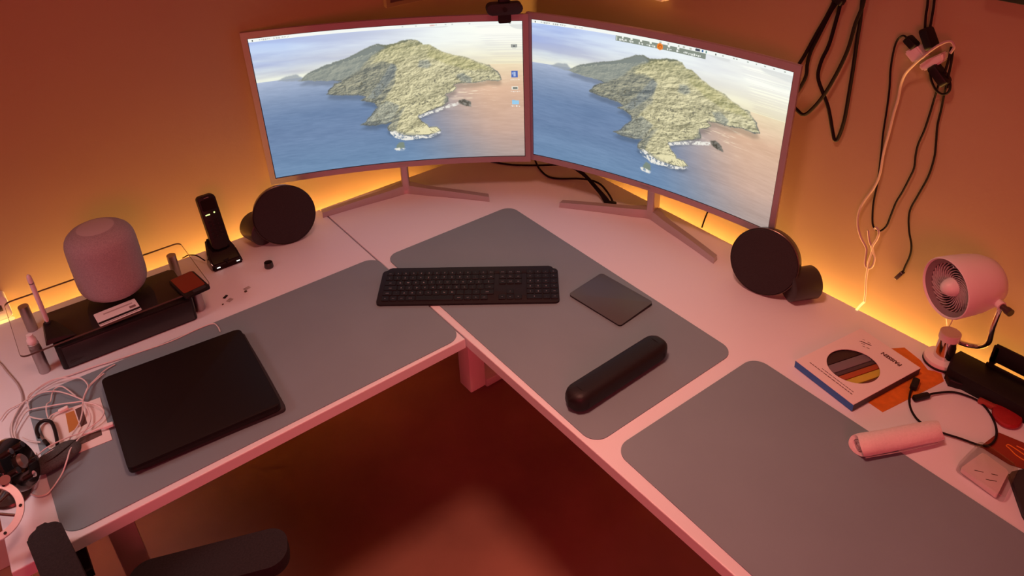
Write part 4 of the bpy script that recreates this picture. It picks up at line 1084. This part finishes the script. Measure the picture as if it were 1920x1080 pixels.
# black case at the right frame edge
kq = [(0.5138, -0.9039, 0.752)[:2], (0.5922, -0.9433, 0.752)[:2], (0.3997, -1.0246, 0.752)[:2], (0.4451, -0.9539, 0.752)[:2]]
kx, ky = sum(p[0] for p in kq)/4, sum(p[1] for p in kq)/4
kc = thing('black_case', 'black zip case at the right frame edge beside the blister pack', 'case', (kx, ky, DT+0.0005))
kq = [(p[0]-kx, p[1]-ky) for p in kq]
b = NB(); quadslab(b, kq, 0.0, 0.0055, 0.006, 0.002); obj('lower_shell', b, 'black_soft', kc)
b = NB(); quadslab(b, kq, 0.0062, 0.012, 0.006, 0.002); obj('upper_shell', b, 'black_soft', kc)
b = NB(); tube(b, [(p[0]*0.985, p[1]*0.985, 0.0058) for p in kq+kq[:1]], 0.0009, seg=5, smooth=False); obj('zip', b, 'bronze', kc)

# ================================================================== cables on the right wall
cord('cable_bundle', 'thick black cable loops hanging on the wall beside the right monitor', 'cable',
     [[(0.783, -0.2598, 1.4602), (0.783, -0.2773, 1.4089), (0.783, -0.2683, 1.3678), (0.783, -0.2491, 1.3172), (0.783, -0.2302, 1.2645), (0.783, -0.2134, 1.2226), (0.783, -0.2078, 1.1762)],
      [(0.785, -0.2783, 1.463), (0.785, -0.2855, 1.4101), (0.785, -0.2708, 1.368), (0.785, -0.2553, 1.3183), (0.785, -0.2433, 1.2795), (0.785, -0.2399, 1.2481), (0.785, -0.2417, 1.2237), (0.785, -0.2355, 1.1992), (0.785, -0.2221, 1.1669)],
      [(0.781, -0.2851, 1.4647), (0.781, -0.2921, 1.4011), (0.781, -0.2891, 1.35), (0.781, -0.2837, 1.3024), (0.781, -0.2734, 1.2641), (0.781, -0.2727, 1.2272), (0.781, -0.2938, 1.1924), (0.781, -0.311, 1.1638), (0.783, -0.328, 1.1177), (0.783, -0.337, 1.0987), (0.783, -0.3444, 1.1066), (0.781, -0.3505, 1.1515), (0.781, -0.349, 1.2128), (0.781, -0.3465, 1.2717), (0.781, -0.3429, 1.3284), (0.781, -0.3405, 1.378), (0.781, -0.3295, 1.472)],
      [(0.776, -0.3386, 1.4743), (0.776, -0.343, 1.4067), (0.776, -0.3353, 1.3613), (0.776, -0.3307, 1.3094), (0.776, -0.319, 1.2596), (0.776, -0.3, 1.2031), (0.776, -0.2793, 1.1614), (0.776, -0.2586, 1.1353), (0.776, -0.2399, 1.1398), (0.776, -0.2164, 1.1546)]],
     'cable_black', 0.0040, plugs=[((0.779, -0.2698, 1.4103), (0.779, -0.3003, 1.3964), 0.02, 0.012, 'black', 'tie')])
cord('wall_cable', 'thin black cord looping down the wall below the white charger', 'cable',
     [[(0.773, -0.4494, 1.3557), (0.775, -0.4365, 1.3608), (0.784, -0.4231, 1.347), (0.784, -0.4206, 1.3245), (0.784, -0.4228, 1.286), (0.784, -0.4292, 1.2478), (0.784, -0.4338, 1.2023), (0.784, -0.4376, 1.1493), (0.784, -0.4435, 1.1018), (0.784, -0.45, 1.0402), (0.784, -0.4518, 0.9879), (0.784, -0.4591, 0.9435), (0.784, -0.4671, 0.9294), (0.784, -0.4797, 0.9285), (0.784, -0.4904, 0.946), (0.784, -0.4938, 0.9733), (0.784, -0.4977, 1.0082), (0.784, -0.5049, 1.0374), (0.784, -0.5116, 1.072), (0.784, -0.5154, 1.0984), (0.784, -0.5118, 1.1276), (0.784, -0.5115, 1.1516), (0.784, -0.5159, 1.1827), (0.784, -0.518, 1.218), (0.784, -0.5188, 1.2488), (0.779, -0.5216, 1.2764), (0.775, -0.5232, 1.2942)]],
     'cable_black', 0.0021, plugs=[((0.771, -0.4461, 1.3607), (0.769, -0.4681, 1.3474), 0.020, 0.014, 'black', 'plug')])
cord('usb_cord', 'black cord with small free plug hanging left above the desk fan', 'cable',
     [[(0.775, -0.5373, 1.2982), (0.781, -0.5357, 1.2691), (0.786, -0.5358, 1.2345), (0.786, -0.5369, 1.2009), (0.786, -0.5433, 1.1625), (0.786, -0.5471, 1.1343), (0.786, -0.5458, 1.0914), (0.786, -0.5364, 1.0438), (0.786, -0.529, 1.0084), (0.786, -0.5304, 0.9828), (0.786, -0.5385, 0.9534), (0.786, -0.5498, 0.9252), (0.786, -0.5525, 0.8991), (0.786, -0.5489, 0.8693), (0.786, -0.5478, 0.8532)]],
     'cable_black', 0.0021, plugs=[((0.785, -0.5479, 0.8552), (0.785, -0.5376, 0.8323), 0.013, 0.008, 'bronze', 'plug')])
cord('twin_black_cord', 'black double cord running from above into the white charger', 'cable',
     [[(0.781, -0.4505, 1.4919), (0.781, -0.4634, 1.4349), (0.781, -0.4667, 1.405), (0.781, -0.4719, 1.3751)], [(0.781, -0.4638, 1.4941), (0.781, -0.4749, 1.4371), (0.781, -0.4784, 1.4025), (0.781, -0.4801, 1.375)],
      [(0.771, -0.5299, 1.3622), (0.771, -0.531, 1.3346), (0.773, -0.529, 1.3071), (0.775, -0.5301, 1.2908)], [(0.774, -0.5324, 1.3581), (0.774, -0.5357, 1.3298), (0.774, -0.5373, 1.3039), (0.774, -0.5405, 1.2833)],
      [(0.775, -0.4996, 1.3114), (0.775, -0.508, 1.2899), (0.775, -0.5225, 1.2723), (0.775, -0.5375, 1.2691), (0.775, -0.5451, 1.279), (0.775, -0.5422, 1.2943), (0.775, -0.5311, 1.3029)]],
     'cable_black', 0.0024, plugs=[((0.775, -0.4744, 1.3853), (0.771, -0.4991, 1.3504), 0.026, 0.016, 'black', 'plug'), ((0.769, -0.5063, 1.3211), (0.773, -0.5391, 1.2907), 0.030, 0.016, 'black', 'plug')])
chg = thing('white_charger', 'two joined white charger blocks with dark plugs hung on the wall', 'charger', (0.773, -0.4892, 1.3369))
def wallblock(name, q, off0, off1, m, par, bev=0.003):
    """block with corners given on the wall plane, standing off the wall (x direction)"""
    b = NB()
    lo = [b.verts.new((XW-off0-par.location.x, p[1]-par.location.y, p[2]-par.location.z)) for p in q]
    hi = [b.verts.new((XW-off1-par.location.x, p[1]-par.location.y, p[2]-par.location.z)) for p in q]
    b.faces.new(hi); b.faces.new(lo[::-1])
    for i in range(len(q)): b.faces.new((lo[i], lo[(i+1) % len(q)], hi[(i+1) % len(q)], hi[i]))
    bmesh.ops.bevel(b, geom=b.edges[:], offset=bev, segments=2, affect='EDGES')
    return obj(name, b, m, par)
wallblock('plug_block', [(0.773, -0.4496, 1.3322), (0.773, -0.4691, 1.352), (0.773, -0.4919, 1.3344), (0.773, -0.4716, 1.3151)], 0.004, 0.030, 'white', chg)
wallblock('hub_block', [(0.773, -0.4805, 1.3132), (0.773, -0.495, 1.3299), (0.773, -0.5183, 1.3496), (0.773, -0.5241, 1.3344), (0.773, -0.5111, 1.3182), (0.773, -0.492, 1.3044)], 0.004, 0.028, 'white', chg)
cord('wall_cable', 'long pinkish white cord from wall charger, knotted above the desk edge', 'cable',
     [[(0.763, -0.5341, 1.3528), (0.763, -0.5375, 1.3659), (0.761, -0.5304, 1.3748), (0.757, -0.5206, 1.3713), (0.753, -0.5079, 1.3588), (0.751, -0.4919, 1.3375), (0.761, -0.4725, 1.3107), (0.771, -0.4588, 1.288), (0.779, -0.4521, 1.2616), (0.781, -0.4522, 1.2324), (0.781, -0.4506, 1.2004), (0.781, -0.4505, 1.1609), (0.781, -0.449, 1.1111), (0.781, -0.4518, 1.0614), (0.781, -0.4473, 1.027), (0.781, -0.4337, 0.9878), (0.781, -0.4264, 0.9572), (0.781, -0.4296, 0.9239), (0.781, -0.4434, 0.8952), (0.781, -0.4605, 0.8751), (0.781, -0.4641, 0.8525), (0.781, -0.4669, 0.8335), (0.781, -0.4758, 0.828), (0.781, -0.4838, 0.8381), (0.781, -0.4841, 0.86), (0.779, -0.4781, 0.875), (0.777, -0.475, 0.8885), (0.777, -0.4809, 0.9125), (0.777, -0.4809, 0.9292), (0.779, -0.4723, 0.9353), (0.781, -0.4678, 0.9281)],
      [(0.78, -0.4564, 0.9203), (0.78, -0.4636, 0.8985), (0.78, -0.4735, 0.8822), (0.78, -0.4752, 0.8687), (0.78, -0.4737, 0.8463), (0.78, -0.4751, 0.8281), (0.78, -0.4779, 0.7971), (0.78, -0.4834, 0.7655), (0.78, -0.4864, 0.7397)]],
     'cable_pink', 0.0026)
cord('thin_white_cord', 'thin pale cord behind the fan stand running down the wall', 'cable',
     [[(0.787, -0.6413, 0.8365), (0.787, -0.6484, 0.8125), (0.787, -0.6576, 0.7895), (0.787, -0.6658, 0.7658), (0.787, -0.6728, 0.7336), (0.787, -0.6802, 0.6861)]], 'cable_white', 0.0012)
# cables behind the monitors
cord('monitor_cables', 'black cables bundled behind and between the two monitors on the desk', 'cable',
     [[(0.5441, 0.6457, 0.744), (0.5819, 0.5838, 0.744), (0.6406, 0.5231, 0.746), (0.6795, 0.4788, 0.752), (0.6884, 0.4464, 0.758), (0.6791, 0.3733, 0.77), (0.663, 0.3163, 0.77), (0.6489, 0.2627, 0.762), (0.637, 0.2148, 0.752), (0.6411, 0.2056, 0.744)],
      [(0.6853, 0.6085, 0.79), (0.657, 0.569, 0.77), (0.6467, 0.5462, 0.75), (0.6295, 0.5045, 0.744), (0.6178, 0.4498, 0.744), (0.6359, 0.4162, 0.744), (0.6736, 0.3739, 0.748), (0.687, 0.3344, 0.754), (0.6837, 0.2923, 0.76), (0.6715, 0.2527, 0.758), (0.659, 0.22, 0.752), (0.6491, 0.1987, 0.744)],
      [(0.642, 0.4043, 0.81), (0.6529, 0.3639, 0.79), (0.6554, 0.3245, 0.78), (0.6465, 0.2829, 0.772), (0.6385, 0.2429, 0.762), (0.6337, 0.2154, 0.746)],
      [(0.6492, 0.398, 0.81), (0.6533, 0.3456, 0.79), (0.6557, 0.3156, 0.78), (0.6468, 0.2742, 0.772), (0.641, 0.2367, 0.762), (0.6373, 0.2083, 0.746)],
      [(0.6564, 0.3918, 0.81), (0.6559, 0.3345, 0.79), (0.6538, 0.2999, 0.78), (0.6451, 0.2591, 0.772), (0.6424, 0.2274, 0.762), (0.6421, 0.2003, 0.746)]],
     'cable_black', 0.0030, plugs=[((0.6347, 0.21, 0.748), (0.6524, 0.1915, 0.746), 0.02, 0.012, 'black', 'cable_end')])
cord('hanging_cable', 'short dark cable dropping below the right monitor to the desk edge', 'cable',
     [[(0.7715, -0.0354, 0.8), (0.7698, -0.0339, 0.78), (0.7581, -0.0351, 0.76), (0.7474, -0.0373, 0.74)]], 'cable_black', 0.0022)

# ================================================================== white cable tangle on the left wing
tang = cord('white_cable_tangle', 'tangle of thin white charging cables on left mat beside the laptop', 'cable',
     [[(-0.6524, 0.3907, 0.746), (-0.6749, 0.374, 0.748), (-0.6878, 0.3581, 0.75), (-0.7042, 0.323, 0.752), (-0.7132, 0.2893, 0.751), (-0.7242, 0.264, 0.75), (-0.7379, 0.2435, 0.752), (-0.7492, 0.2236, 0.754)],
      [(-0.8432, 0.381, 0.745), (-0.8279, 0.4009, 0.745), (-0.8048, 0.406, 0.745), (-0.7905, 0.4073, 0.748), (-0.773, 0.4203, 0.752), (-0.7497, 0.4266, 0.755), (-0.7286, 0.4217, 0.756), (-0.7087, 0.4052, 0.756), (-0.694, 0.393, 0.756), (-0.6874, 0.3728, 0.755), (-0.6883, 0.3538, 0.755), (-0.6992, 0.3339, 0.755), (-0.7036, 0.3249, 0.753)],
      [(-0.7937, 0.3713, 0.746), (-0.7896, 0.4096, 0.75), (-0.7706, 0.4283, 0.746), (-0.7398, 0.4367, 0.746), (-0.7087, 0.4341, 0.744), (-0.6886, 0.432, 0.744), (-0.6601, 0.4293, 0.744), (-0.6266, 0.4229, 0.744), (-0.5753, 0.4154, 0.744), (-0.5122, 0.4081, 0.744), (-0.455, 0.4122, 0.744), (-0.4198, 0.4095, 0.744), (-0.4136, 0.3921, 0.744), (-0.4154, 0.3695, 0.744)],
      [(-0.7036, 0.3236, 0.754), (-0.7133, 0.3417, 0.755), (-0.7257, 0.3635, 0.755), (-0.7391, 0.389, 0.75), (-0.7541, 0.3947, 0.755), (-0.7691, 0.4061, 0.75), (-0.7828, 0.404, 0.75), (-0.7986, 0.3955, 0.752), (-0.8152, 0.3762, 0.749), (-0.8267, 0.3477, 0.748), (-0.8295, 0.3138, 0.748), (-0.8248, 0.2888, 0.746)],
      [(-0.7042, 0.3204, 0.754), (-0.7226, 0.33, 0.754), (-0.7428, 0.3463, 0.75), (-0.7621, 0.3523, 0.752), (-0.7832, 0.3649, 0.75), (-0.798, 0.3675, 0.749), (-0.8123, 0.3493, 0.747), (-0.8253, 0.3229, 0.746), (-0.8255, 0.296, 0.746)],
      [(-0.704, 0.3165, 0.754), (-0.6901, 0.2993, 0.754), (-0.6801, 0.2793, 0.753), (-0.679, 0.2633, 0.752), (-0.6891, 0.2483, 0.752), (-0.708, 0.2394, 0.752), (-0.7275, 0.2325, 0.754), (-0.7469, 0.2302, 0.758), (-0.767, 0.2233, 0.764), (-0.7861, 0.2196, 0.764), (-0.8039, 0.2134, 0.76), (-0.8153, 0.2162, 0.752)],
      [(-0.7035, 0.3142, 0.754), (-0.7018, 0.2863, 0.753), (-0.7027, 0.2674, 0.75), (-0.7103, 0.2465, 0.752), (-0.7227, 0.2285, 0.754), (-0.7372, 0.2067, 0.76), (-0.7496, 0.1878, 0.764), (-0.759, 0.1656, 0.764), (-0.7717, 0.1563, 0.75), (-0.7834, 0.1437, 0.747), (-0.795, 0.1323, 0.746), (-0.8053, 0.1274, 0.745), (-0.8177, 0.1344, 0.744), (-0.8257, 0.1467, 0.744)],
      [(-0.7128, 0.3503, 0.751), (-0.7277, 0.3945, 0.752), (-0.7408, 0.4048, 0.748), (-0.7489, 0.392, 0.748), (-0.7554, 0.3706, 0.748), (-0.7627, 0.3602, 0.752), (-0.7669, 0.3441, 0.75), (-0.7679, 0.3214, 0.75)],
      [(-0.7962, 0.3509, 0.748), (-0.7848, 0.333, 0.749), (-0.7687, 0.3166, 0.75), (-0.7619, 0.3236, 0.75), (-0.7485, 0.3252, 0.75), (-0.7332, 0.3241, 0.751)],
      [(-0.8159, 0.3015, 0.746), (-0.8093, 0.2859, 0.746), (-0.7998, 0.2701, 0.75), (-0.7906, 0.2608, 0.75)],
      [(-0.627, 0.4067, 0.745), (-0.6483, 0.3998, 0.746), (-0.6717, 0.3794, 0.748), (-0.6879, 0.3608, 0.751), (-0.7011, 0.3323, 0.753)]],
     'cable_white', 0.0014, plugs=[((-0.6899, 0.2227, 0.752), (-0.6716, 0.2197, 0.752), 0.009, 0.006, 'white', 'plug'), ((-0.7484, 0.3239, 0.751), (-0.7309, 0.3246, 0.752), 0.008, 0.006, 'white', 'plug'), ((-0.8062, 0.2344, 0.753), (-0.8141, 0.2112, 0.75), 0.016, 0.010, 'white', 'plug')], seg=6, n=5)
cord('laptop_cable', 'white cable running from the black laptop side over the paper card', 'cable',
     [[(-0.6716, 0.2197, 0.752), (-0.6883, 0.2214, 0.752), (-0.7, 0.2241, 0.752), (-0.713, 0.2283, 0.749), (-0.7274, 0.2263, 0.752), (-0.7406, 0.2215, 0.754), (-0.7526, 0.2111, 0.76), (-0.7672, 0.2072, 0.764), (-0.7852, 0.2045, 0.764), (-0.8028, 0.2023, 0.758)]], 'cable_white', 0.0018)
cord('grey_cable', 'grey cord curving over the desk at the far left frame edge', 'cable',
     [[(-0.8279, 0.6052, 0.743), (-0.8177, 0.5663, 0.743), (-0.8113, 0.5313, 0.743), (-0.8053, 0.5034, 0.743), (-0.7998, 0.4725, 0.743), (-0.7978, 0.4392, 0.743), (-0.8012, 0.4094, 0.743), (-0.8093, 0.3918, 0.743), (-0.8215, 0.3708, 0.743), (-0.8305, 0.3447, 0.743), (-0.8314, 0.3112, 0.743), (-0.826, 0.2866, 0.743)]], 'cable_grey', 0.0019)

# card of white paper with pictures
pcq = [(-0.7523, 0.3329, 0.742)[:2], (-0.6754, 0.3235, 0.742)[:2], (-0.6834, 0.1884, 0.742)[:2], (-0.7402, 0.1942, 0.742)[:2], (-0.7819, 0.2415, 0.742)[:2], (-0.7851, 0.3153, 0.742)[:2]]
pqx, pqy = sum(p[0] for p in pcq)/6, sum(p[1] for p in pcq)/6
pc = thing('paper_leaflet', 'white leaflet with brown and amber pictures below the cable tangle', 'leaflet', (pqx, pqy, DT+0.0027))
def lq(lst): return [(p[0]-pqx, p[1]-pqy) for p in lst]
b = NB(); prism(b, lq(pcq), 0, 0.0008); obj('sheet', b, 'paper', pc, smooth=False)
for lst, m_, nm in (([(-0.7393, 0.3191, 0.743), (-0.7243, 0.3177, 0.743), (-0.7243, 0.2639, 0.743), (-0.7439, 0.2592, 0.743)], mat('amber_print', (0.45, 0.20, 0.05), 0.6), 'amber_picture'),
                    ([(-0.722, 0.3195, 0.743), (-0.7093, 0.3201, 0.743), (-0.7112, 0.2635, 0.743), (-0.723, 0.261, 0.743)], mat('brown_print', (0.09, 0.05, 0.045), 0.6), 'dark_picture'),
                    ([(-0.7361, 0.2324, 0.743), (-0.6937, 0.2298, 0.743), (-0.6956, 0.2125, 0.743), (-0.7363, 0.2126, 0.743)], mat('brown_print_b', (0.10, 0.07, 0.06), 0.6), 'dark_picture')):
    b = NB(); prism(b, lq(lst), 0.0009, 0.0011); obj(nm, b, m_, pc, smooth=False)
# grey pouch
gp_ = (-0.7696, 0.1965, 0.75)
go = thing('grey_pouch', 'dark grey oval pouch with white cord across, beside paper leaflet', 'pouch', (gp_[0]-0.004, gp_[1]-0.002, DT+0.0027), (0, 0, 0.30))
b = NB()
bmesh.ops.create_uvsphere(b, u_segments=36, v_segments=18, radius=1.0, matrix=T(0, 0, 0.0125) @ Matrix.Diagonal((0.043, 0.024, 0.0123, 1)))
for v in b.verts:
    if v.co.x > 0: v.co.y *= 1.0+0.25*(v.co.x/0.043)
    v.co.x = math.copysign(abs(v.co.x/0.043)**0.85*0.043, v.co.x)
obj('pouch_body', b, mat('charcoal_cloth', (0.055, 0.062, 0.062), 0.8, noise=(400, 0.3), bump=(500, 0.5)), go)
b = NB(); tube(b, [(-0.040, 0.002, 0.018), (-0.01, -0.010, 0.024), (0.02, -0.006, 0.024), (0.041, 0.006, 0.017)], 0.0010, seg=5); obj('seam', b, 'black', go)
# black hook (carabiner)
hk = thing('carabiner', 'black curved carabiner hook standing out of the grey pouch', 'hook', (-0.7723, 0.295, 0.75))
hp_ = [Vector(p)-hk.location for p in [(-0.79, 0.2754, 0.75), (-0.791, 0.2942, 0.752), (-0.7856, 0.3106, 0.752), (-0.7758, 0.3147, 0.752), (-0.7663, 0.3051, 0.752), (-0.7636, 0.2888, 0.752), (-0.7635, 0.2681, 0.752), (-0.7648, 0.2455, 0.752), (-0.7667, 0.2265, 0.754)]]
b = NB(); tube(b, hp_, 0.0033, seg=10); obj('hook_body', b, 'black', hk)
b = NB(); tube(b, [Vector(p)-hk.location for p in ((-0.7905, 0.2894, 0.75), (-0.7862, 0.2694, 0.751), (-0.782, 0.2497, 0.752))], 0.0018, seg=8, n=3); obj('gate', b, 'steel', hk)
b = NB(); cyl(b, Vector((-0.7843, 0.2594, 0.751))-hk.location, Vector((-0.7806, 0.242, 0.752))-hk.location, 0.0036, seg=12); obj('screw_sleeve', b, 'black', hk)

# ================================================================== chrome kinetic clock at far left
kx_ = (-0.8403, 0.1685, 0.74)
kk = thing('chrome_ring_stand', 'chrome spoked ring with dark drum wheel on round stand, far left', 'ornament', (kx_[0]-0.012, kx_[1]+0.0, DT))
K = Vector(kk.location)
obj('base', lathe(NB(), [(0, 0.0003), (0.030, 0.0003), (0.031, 0.003), (0.029, 0.007), (0.010, 0.009), (0, 0.009)], 40), 'bronze', kk)
b = NB(); tube(b, [(0, 0, 0.008), (0, 0, 0.03), (-0.004, -0.003, 0.052)], 0.008, seg=14, n=4); obj('column', b, 'bronze', kk)
dc = Vector((-0.8301, 0.1687, 0.8))-K; dn = Vector((0.80, -0.25, 0.35)).normalized()
QD = T(*dc) @ dn.to_track_quat('Z', 'Y').to_matrix().to_4x4()
b = NB(); lathe(b, [(0.020, -0.012), (0.046, -0.012), (0.049, -0.008), (0.049, 0.006), (0.046, 0.010), (0.020, 0.010), (0.020, -0.012)], 48, QD); obj('drum', b, 'black_gloss', kk)
b = NB(); lathe(b, [(0, -0.016), (0.012, -0.016), (0.014, 0.014), (0.009, 0.018), (0, 0.018)], 28, QD); obj('hub', b, 'steel', kk)
for k in range(5):
    a = 2*PI*k/5+0.4
    p0 = QD @ Vector((0.030*math.cos(a), 0.030*math.sin(a), 0.008)); p1 = QD @ Vector((0.030*math.cos(a), 0.030*math.sin(a), 0.019))
    obj('chrome_bolt', cyl(NB(), p0, p1, 0.0058, seg=14), 'chrome', kk)
    b = NB(); tube(b, [QD @ Vector((0.010*math.cos(a), 0.010*math.sin(a), 0.0)), QD @ Vector((0.024*math.cos(a), 0.024*math.sin(a), 0.0))], 0.003, seg=8, smooth=False); obj('drum_spoke', b, 'steel', kk)
rc_ = Vector((-0.8767, 0.0677, 0.815))-K; rn = Vector((0.15, -0.60, 0.78)).normalized()
QR = T(*rc_) @ rn.to_track_quat('Z', 'Y').to_matrix().to_4x4()
b = NB(); lathe(b, [(0.0375, -0.004), (0.0480, -0.004), (0.0490, -0.002), (0.0490, 0.002), (0.0480, 0.004), (0.0375, 0.004), (0.0375, -0.004)], 64, QR); obj('ring', b, mat('pale_reflection_metal', (0.80, 0.84, 0.86), 0.25, 0.35), kk)  # pale bluish base colour stands for a screen reflected in the chrome
for k in range(6):
    a = 2*PI*k/6+0.25
    b = NB(); tube(b, [QR @ Vector((0.005*math.cos(a), 0.005*math.sin(a), 0.0)), QR @ Vector((0.040*math.cos(a), 0.040*math.sin(a), 0.001))], 0.0022, seg=8, smooth=False); obj('spoke', b, 'bronze', kk)
    a += 0.35
    obj('rivet', cyl(NB(), QR @ Vector((0.043*math.cos(a), 0.043*math.sin(a), 0.003)), QR @ Vector((0.043*math.cos(a), 0.043*math.sin(a), 0.0055)), 0.0024, seg=12), 'black', kk)
b = NB(); cyl(b, QR @ Vector((0.040, 0.030, 0.0)), QR @ Vector((0.040, 0.030, 0.010)), 0.008, seg=20); obj('knob', b, mat('copper_knob', (0.22, 0.10, 0.09), 0.45, 0.2), kk)
b = NB(); tube(b, [(-0.004, -0.003, 0.050), tuple(dc*0.6+Vector((0, 0, 0.02))), tuple(dc)], 0.006, seg=10, n=3); tube(b, [tuple(dc), tuple((dc+rc_)/2+Vector((0, 0, -0.01))), tuple(rc_)], 0.0045, seg=10, n=4); obj('axle', b, 'steel', kk)

# ================================================================== office chair in the foreground
ch = thing('office_chair', 'black fabric office chair, arm pad and back edge in the foreground', 'chair', (-0.72, -0.42, 0), (0, 0, 0))
O = Vector(ch.location)
f_ = Vector((0.88, -0.475, 0)).normalized()         # pad direction, pointing to the front of the chair
s_ = Vector((0.475, 0.88, 0)).normalized()
def pad(cx_, cy_, z, L_, w_, rz):
    b = NB(); prism(b, rrect(L_, w_, w_*0.42, 10), 0, 0.028, bev=0.006, seg=3, mt=T(cx_-O.x, cy_-O.y, z) @ RZ(rz)); return b
pa = math.atan2(0.115, 0.235)
p_t = Vector((-0.4935, -0.1107, 0.61)); p_b = Vector((-0.7276, -0.0168, 0.61))
dv = (p_t-p_b).normalized(); pa = math.atan2(dv.y, dv.x)
pc_ = p_t - dv*0.135 
obj('armrest', pad(pc_.x, pc_.y-0.014, DT-0.158, 0.27, 0.082, pa), 'chair', ch)
nrm_ = Vector((-dv.y, dv.x, 0))
pc2 = pc_ - nrm_*0.50
obj('armrest', pad(pc2.x, pc2.y, DT-0.158, 0.27, 0.082, pa), 'chair', ch)
for c_ in (pc_, pc2):
    b = NB(); tube(b, [(c_.x-O.x, c_.y-O.y-0.01, DT-0.16), (c_.x-O.x, c_.y-O.y-0.01, 0.45), (c_.x-O.x+(0.03 if c_ is pc2 else -0.02), c_.y-O.y+(0.08 if c_ is pc2 else -0.08), 0.42)], 0.018, seg=12, n=4); obj('arm_post', b, 'black', ch)
sc = (pc_+pc2)/2
b = NB(); prism(b, rrect(0.50, 0.46, 0.10, 8), 0, 0.08, bev=0.03, seg=4, mt=T(sc.x-O.x, sc.y-O.y, 0.42) @ RZ(pa)); obj('seat', b, 'chair', ch)
# back: tall padded panel, seen edge-on from above; its far end reaches over the desk corner
b0_, b1_ = Vector((-0.8157, -0.0057, 0.79)), Vector((-0.8074, -0.1113, 0.79))
bdir = (b1_-b0_); bdir.z = 0; bdir.normalize(); wB = 0.44
bc = b0_ + bdir*(wB/2-0.02) - O
b = NB(); prism(b, rrect(wB, 0.050, 0.019, 8), 0.50, DT+0.052, bev=0.007, seg=3, mt=T(bc.x, bc.y, 0) @ RZ(math.atan2(bdir.y, bdir.x)))
obj('backrest', b, 'chair', ch)
b = NB(); tube(b, [(sc.x-O.x, sc.y-O.y, 0.40), (bc.x+0.06, bc.y, 0.40), (bc.x-0.035, bc.y+0.01, 0.44), (bc.x-0.035, bc.y+0.01, 0.60)], 0.02, seg=10); obj('back_bracket', b, 'black', ch)
b = NB(); prism(b, [(-0.004, -0.09), (0.055, -0.085), (0.055, 0.016), (0.016, 0.002), (-0.004, -0.004)], 0, 0.018, bev=0.003, mt=T((-0.8361, 0.098, 0.64)[0]-O.x, (-0.8361, 0.098, 0.64)[1]-O.y, DT-0.11)); obj('arm_bracket', b, 'black', ch)
b = NB(); cyl(b, (sc.x-O.x, sc.y-O.y, 0.08), (sc.x-O.x, sc.y-O.y, 0.42), 0.025, seg=20); obj('gas_column', b, 'black', ch)
for k in range(5):
    a = 2*PI*k/5+0.3
    e = (sc.x-O.x+0.27*math.cos(a), sc.y-O.y+0.27*math.sin(a))
    b = NB(); tube(b, [(sc.x-O.x, sc.y-O.y, 0.10), ((sc.x-O.x+e[0])/2, (sc.y-O.y+e[1])/2, 0.095), (e[0], e[1], 0.07)], 0.018, seg=8, n=3); lg = obj('base_arm', b, 'black', ch)
    b = NB(); cyl(b, (e[0]-0.012, e[1], 0.0265), (e[0]+0.012, e[1], 0.0265), 0.026, seg=18); obj('caster', b, 'rubber', lg)

# ================================================================== board and screen edges at the top of the picture
wb = thing('wall_board', 'white board on right wall, lower edge just above right monitor', 'board', (XW-0.011, ((0.773, 0.1715, 1.307)[1]+0.70)/2, (0.773, 0.1715, 1.307)[2]))
wy0, wy1 = (0.773, 0.1715, 1.307)[1], 0.700
b = NB(); box(b, (0.0, 0, 0.25), (0.018, wy1-wy0, 0.5), bev=0.002); obj('panel', b, 'white', wb)
obj('ledge', box(NB(), (-0.015, 0, 0.006), (0.012, wy1-wy0, 0.010), bev=0.002), 'white', wb)
ds = thing('wall_screen', 'dark framed panel on right wall, its bottom edge in the upper right corner', 'panel', (XW-0.016, (0.763, -0.6158, 1.4646)[1]-0.20, (0.763, -0.5953, 1.4614)[2]))
o_ = box(NB(), (0, 0.0, 0.25), (0.028, 0.52, 0.5), bev=0.003); obj('frame', o_, 'black', ds)
obj('face', box(NB(), (-0.0148, 0, 0.25), (0.001, 0.49, 0.47)), 'black_gloss', ds, smooth=False)
lb = thing('wall_frame', 'dark slim frame on left wall, bottom edge above the left monitor', 'frame', ((0.4283, 0.7625, 1.2583)[0], YW-0.011, (0.428, 0.7625, 1.2553)[2]+0.004))
obj('frame_rim', box(NB(), (0, 0, 0.20), (0.26, 0.018, 0.40), bev=0.002), mat('rose_wood_frame', (0.20, 0.10, 0.08), 0.5), lb)
obj('picture', box(NB(), (0, -0.0095, 0.20), (0.235, 0.001, 0.375)), mat('dark_picture', (0.12, 0.08, 0.07), 0.6), lb, smooth=False)
